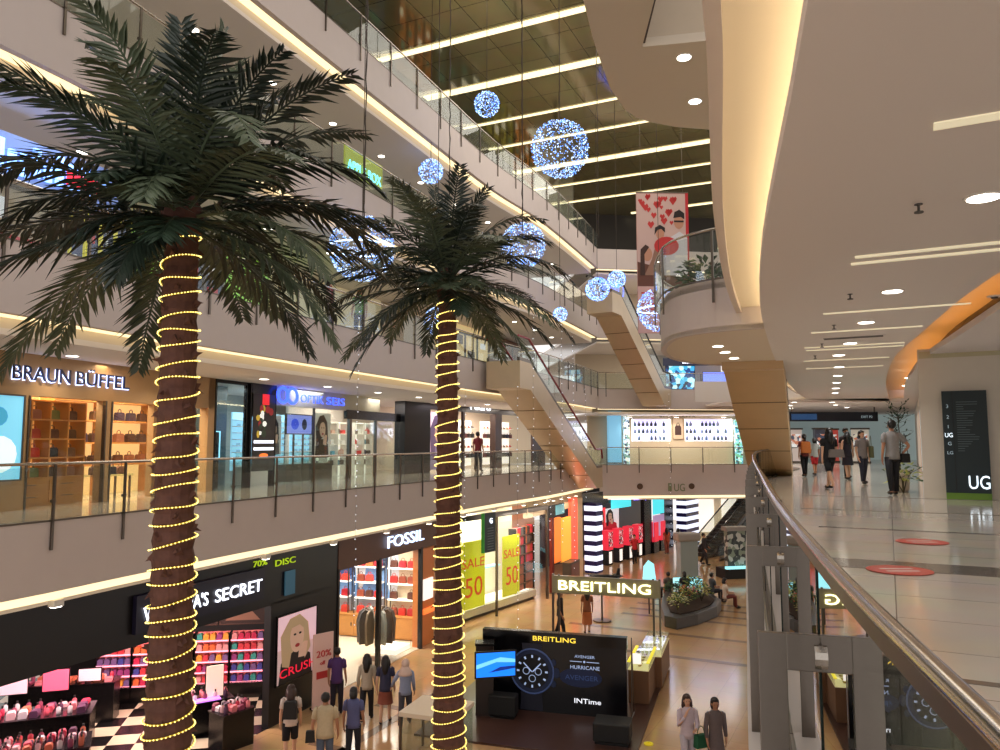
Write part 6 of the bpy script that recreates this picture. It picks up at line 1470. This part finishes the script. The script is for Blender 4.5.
for k in range(22): m.box(.27, .27+r_.uniform(.12,.42), -.008, 0, 2.16-k*.052, 2.175-k*.052)
m.build('text_lines', M('line_grey2', (90,104,108), .5), db)
pt = T('potted_tree', 'slim dark leaved potted tree beside the white pillar, behind the man in grey', 'potted plant', (10.4,19.9,0))
MB().lathe([(.16,0),(.2,.05),(.24,.55),(.22,.55),(.2,.5)], (0,0,0), 16).build('pot', M('pale_pot', (206,190,166), .5), pt, True)
m = MB(); r_ = random.Random(4); m.tube([(0,0,.5),(.04,0,1.3),(0,.02,2.1)], [.02,.016,.008], 5); lf = MB()
for k in range(60):
    z = r_.uniform(1.2,2.35); a = r_.uniform(0,2*PI); l = r_.uniform(.15,.36); d = Vector((math.cos(a), math.sin(a), r_.uniform(.0,.9))).normalized(); c = Vector((.02,0,z-.15)); m.tube([c, c+d*l], .005, 3)
    for q in (.5,.75,1.0):
        e = c+d*l*q; dd = (d+Vector((r_.uniform(-.9,.9), r_.uniform(-.9,.9), r_.uniform(-.4,.7)))).normalized(); s_ = dd.cross(Vector((.1,.2,1))).normalized(); h = .11
        lf.add([e, e+dd*h*.5+s_*h*.22, e+dd*h, e+dd*h*.5-s_*h*.22], [(0,1,2),(0,2,3)])
m.build('stems', M('stem', (70,60,36), .7), pt); lf.build('leaves', gd, pt)
bush(10.15,19.3,0,.9,(gr,gy),'small yellow-green plant standing low behind the man in grey',70,9)
# right wall and end of the gallery
RW = Fr((11.6,20.5,0), 62)
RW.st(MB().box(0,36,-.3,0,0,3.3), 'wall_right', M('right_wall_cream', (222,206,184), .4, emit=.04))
RW.st(MB().box(4,7,.0,.06,.2,2.3), 'window_30', M('teal_pane', (110,190,190), .3, emit=.25)); RW.st(MB().box(9,13,.0,.06,.1,2.6), 'window_31', M('pale_pane', (200,206,206), .3, emit=.35)); RW.st(MB().box(15,22,.0,.06,.1,2.6), 'window_32', M('pale_pane2', (226,200,176), .3, emit=.35))
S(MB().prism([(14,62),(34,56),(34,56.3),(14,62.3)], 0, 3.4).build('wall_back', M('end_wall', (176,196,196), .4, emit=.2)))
t = T('overhead_sign', 'long dark blue overhead sign across the far end of the right gallery', 'sign', (17.5,46,2.55), -.05); MB().box(0,5.2,-.08,.08,0,.56).build('board', M('navy_sign', (24,34,52), .4), t); MB().box(.1,1.6,-.09,-.08,.1,.45).build('lit_panel', M('blue_dim', (40,80,130), .4, emit=.4), t); text('EXIT P2', .2, ld, t, (4.2,-.1,.2)); MB().box(.1,.16,-.03,.03,.56,.85).box(5.0,5.06,-.03,.03,.56,.85).build('hanger', steel, t)
for k, (x,y,c,lb) in enumerate(((17.2,47,(120,150,190),'pale blue kiosk display at the far end, left'),(18.8,49,(206,190,180),'cream kiosk display at the far end, second'),(20.3,48,(60,60,70),'dark kiosk display at the far end under the overhead sign'),(21.6,50,(200,80,70),'red topped kiosk display at the far end'),(22.9,48.5,(214,206,190),'pale column display at the far right end'))):
    t = T('kiosk_display', lb, 'display', (x,y,0), -.1*k); MB().box(-.5,.5,-.3,.3,.1,2.1).build('body', M('kd%d' % k, c, .4, emit=.35), t); MB().box(-.56,.56,-.36,.36,0,.1).build('base', steeld, t); MB().box(-.56,.56,-.36,.36,2.1,2.2).build('cap', steeld, t); MB().box(-.4,.4,-.32,-.3,1.0,1.8).build('picture', spots_mat('kdp%d' % k, [(240,240,240),(60,70,90),c,(190,120,90)], 5, .5, .5), t)
t = T('shop_display', 'bright shop display with white lettering right of the directory board', 'shop display', (11.95,17.4,0), -.1)
MB().box(0,1.6,0,.3,0,2.6).build('body', M('bright_shop', (214,214,226), .4, emit=.5), t); MB().box(.02,1.58,-.1,0,0,1.0).build('counter', blackm, t); text('UNI', .34, M('sign_iceblue', (190,215,255), .4, emit=2.8), t, (.05,-.03,1.95)); blob(.35,1.5,.2,.2,-.02).build('round_mark', M('deep_blue', (40,50,120), .4, emit=.3), t)
bush(4.75,17.4,4.36,1.35,(gd,gr),'leafy potted tree on the round balcony behind the glass',220,12,'potted_tree','potted plant')
t = T('planter_pot', 'pale pot of the balcony tree behind the glass', 'pot', (4.75,17.4,4.362)); MB().lathe([(.2,0),(.28,.45),(.25,.45)], (0,0,0), 16).build('pot', white, t)
# added area lamps below the top ceiling, filling the atrium with light
for (x,y,z,s,p,c) in ((1.5,15,-2.0,2,0,(1,.86,.66)),):
    pass
area((1,14,15.5), 9, 350, (1,.92,.82), sy=9); area((3,28,15.8), 9, 600, (1,.92,.82), sy=9); area((8,38,15.8), 7, 400, (1,.92,.82), sy=7)
# ------------------------------------------------------------------ world and render look
w = bpy.data.worlds.new('world'); sc.world = w; w.use_nodes = True
w.node_tree.nodes['Background'].inputs[0].default_value = (1.0, .95, .92, 1)
w.node_tree.nodes['Background'].inputs[1].default_value = 1.12
sc.view_settings.view_transform = 'Standard'; sc.view_settings.look = 'None'
sc.view_settings.exposure = 0; sc.view_settings.gamma = 1
sc.view_settings.use_curve_mapping = False
sc.cycles.use_denoising = True
sc.cycles.max_bounces = 7; sc.cycles.diffuse_bounces = 3; sc.cycles.glossy_bounces = 4
sc.cycles.transparent_max_bounces = 32; sc.cycles.caustics_reflective = False; sc.cycles.caustics_refractive = False
sc.cycles.sample_clamp_indirect = 4
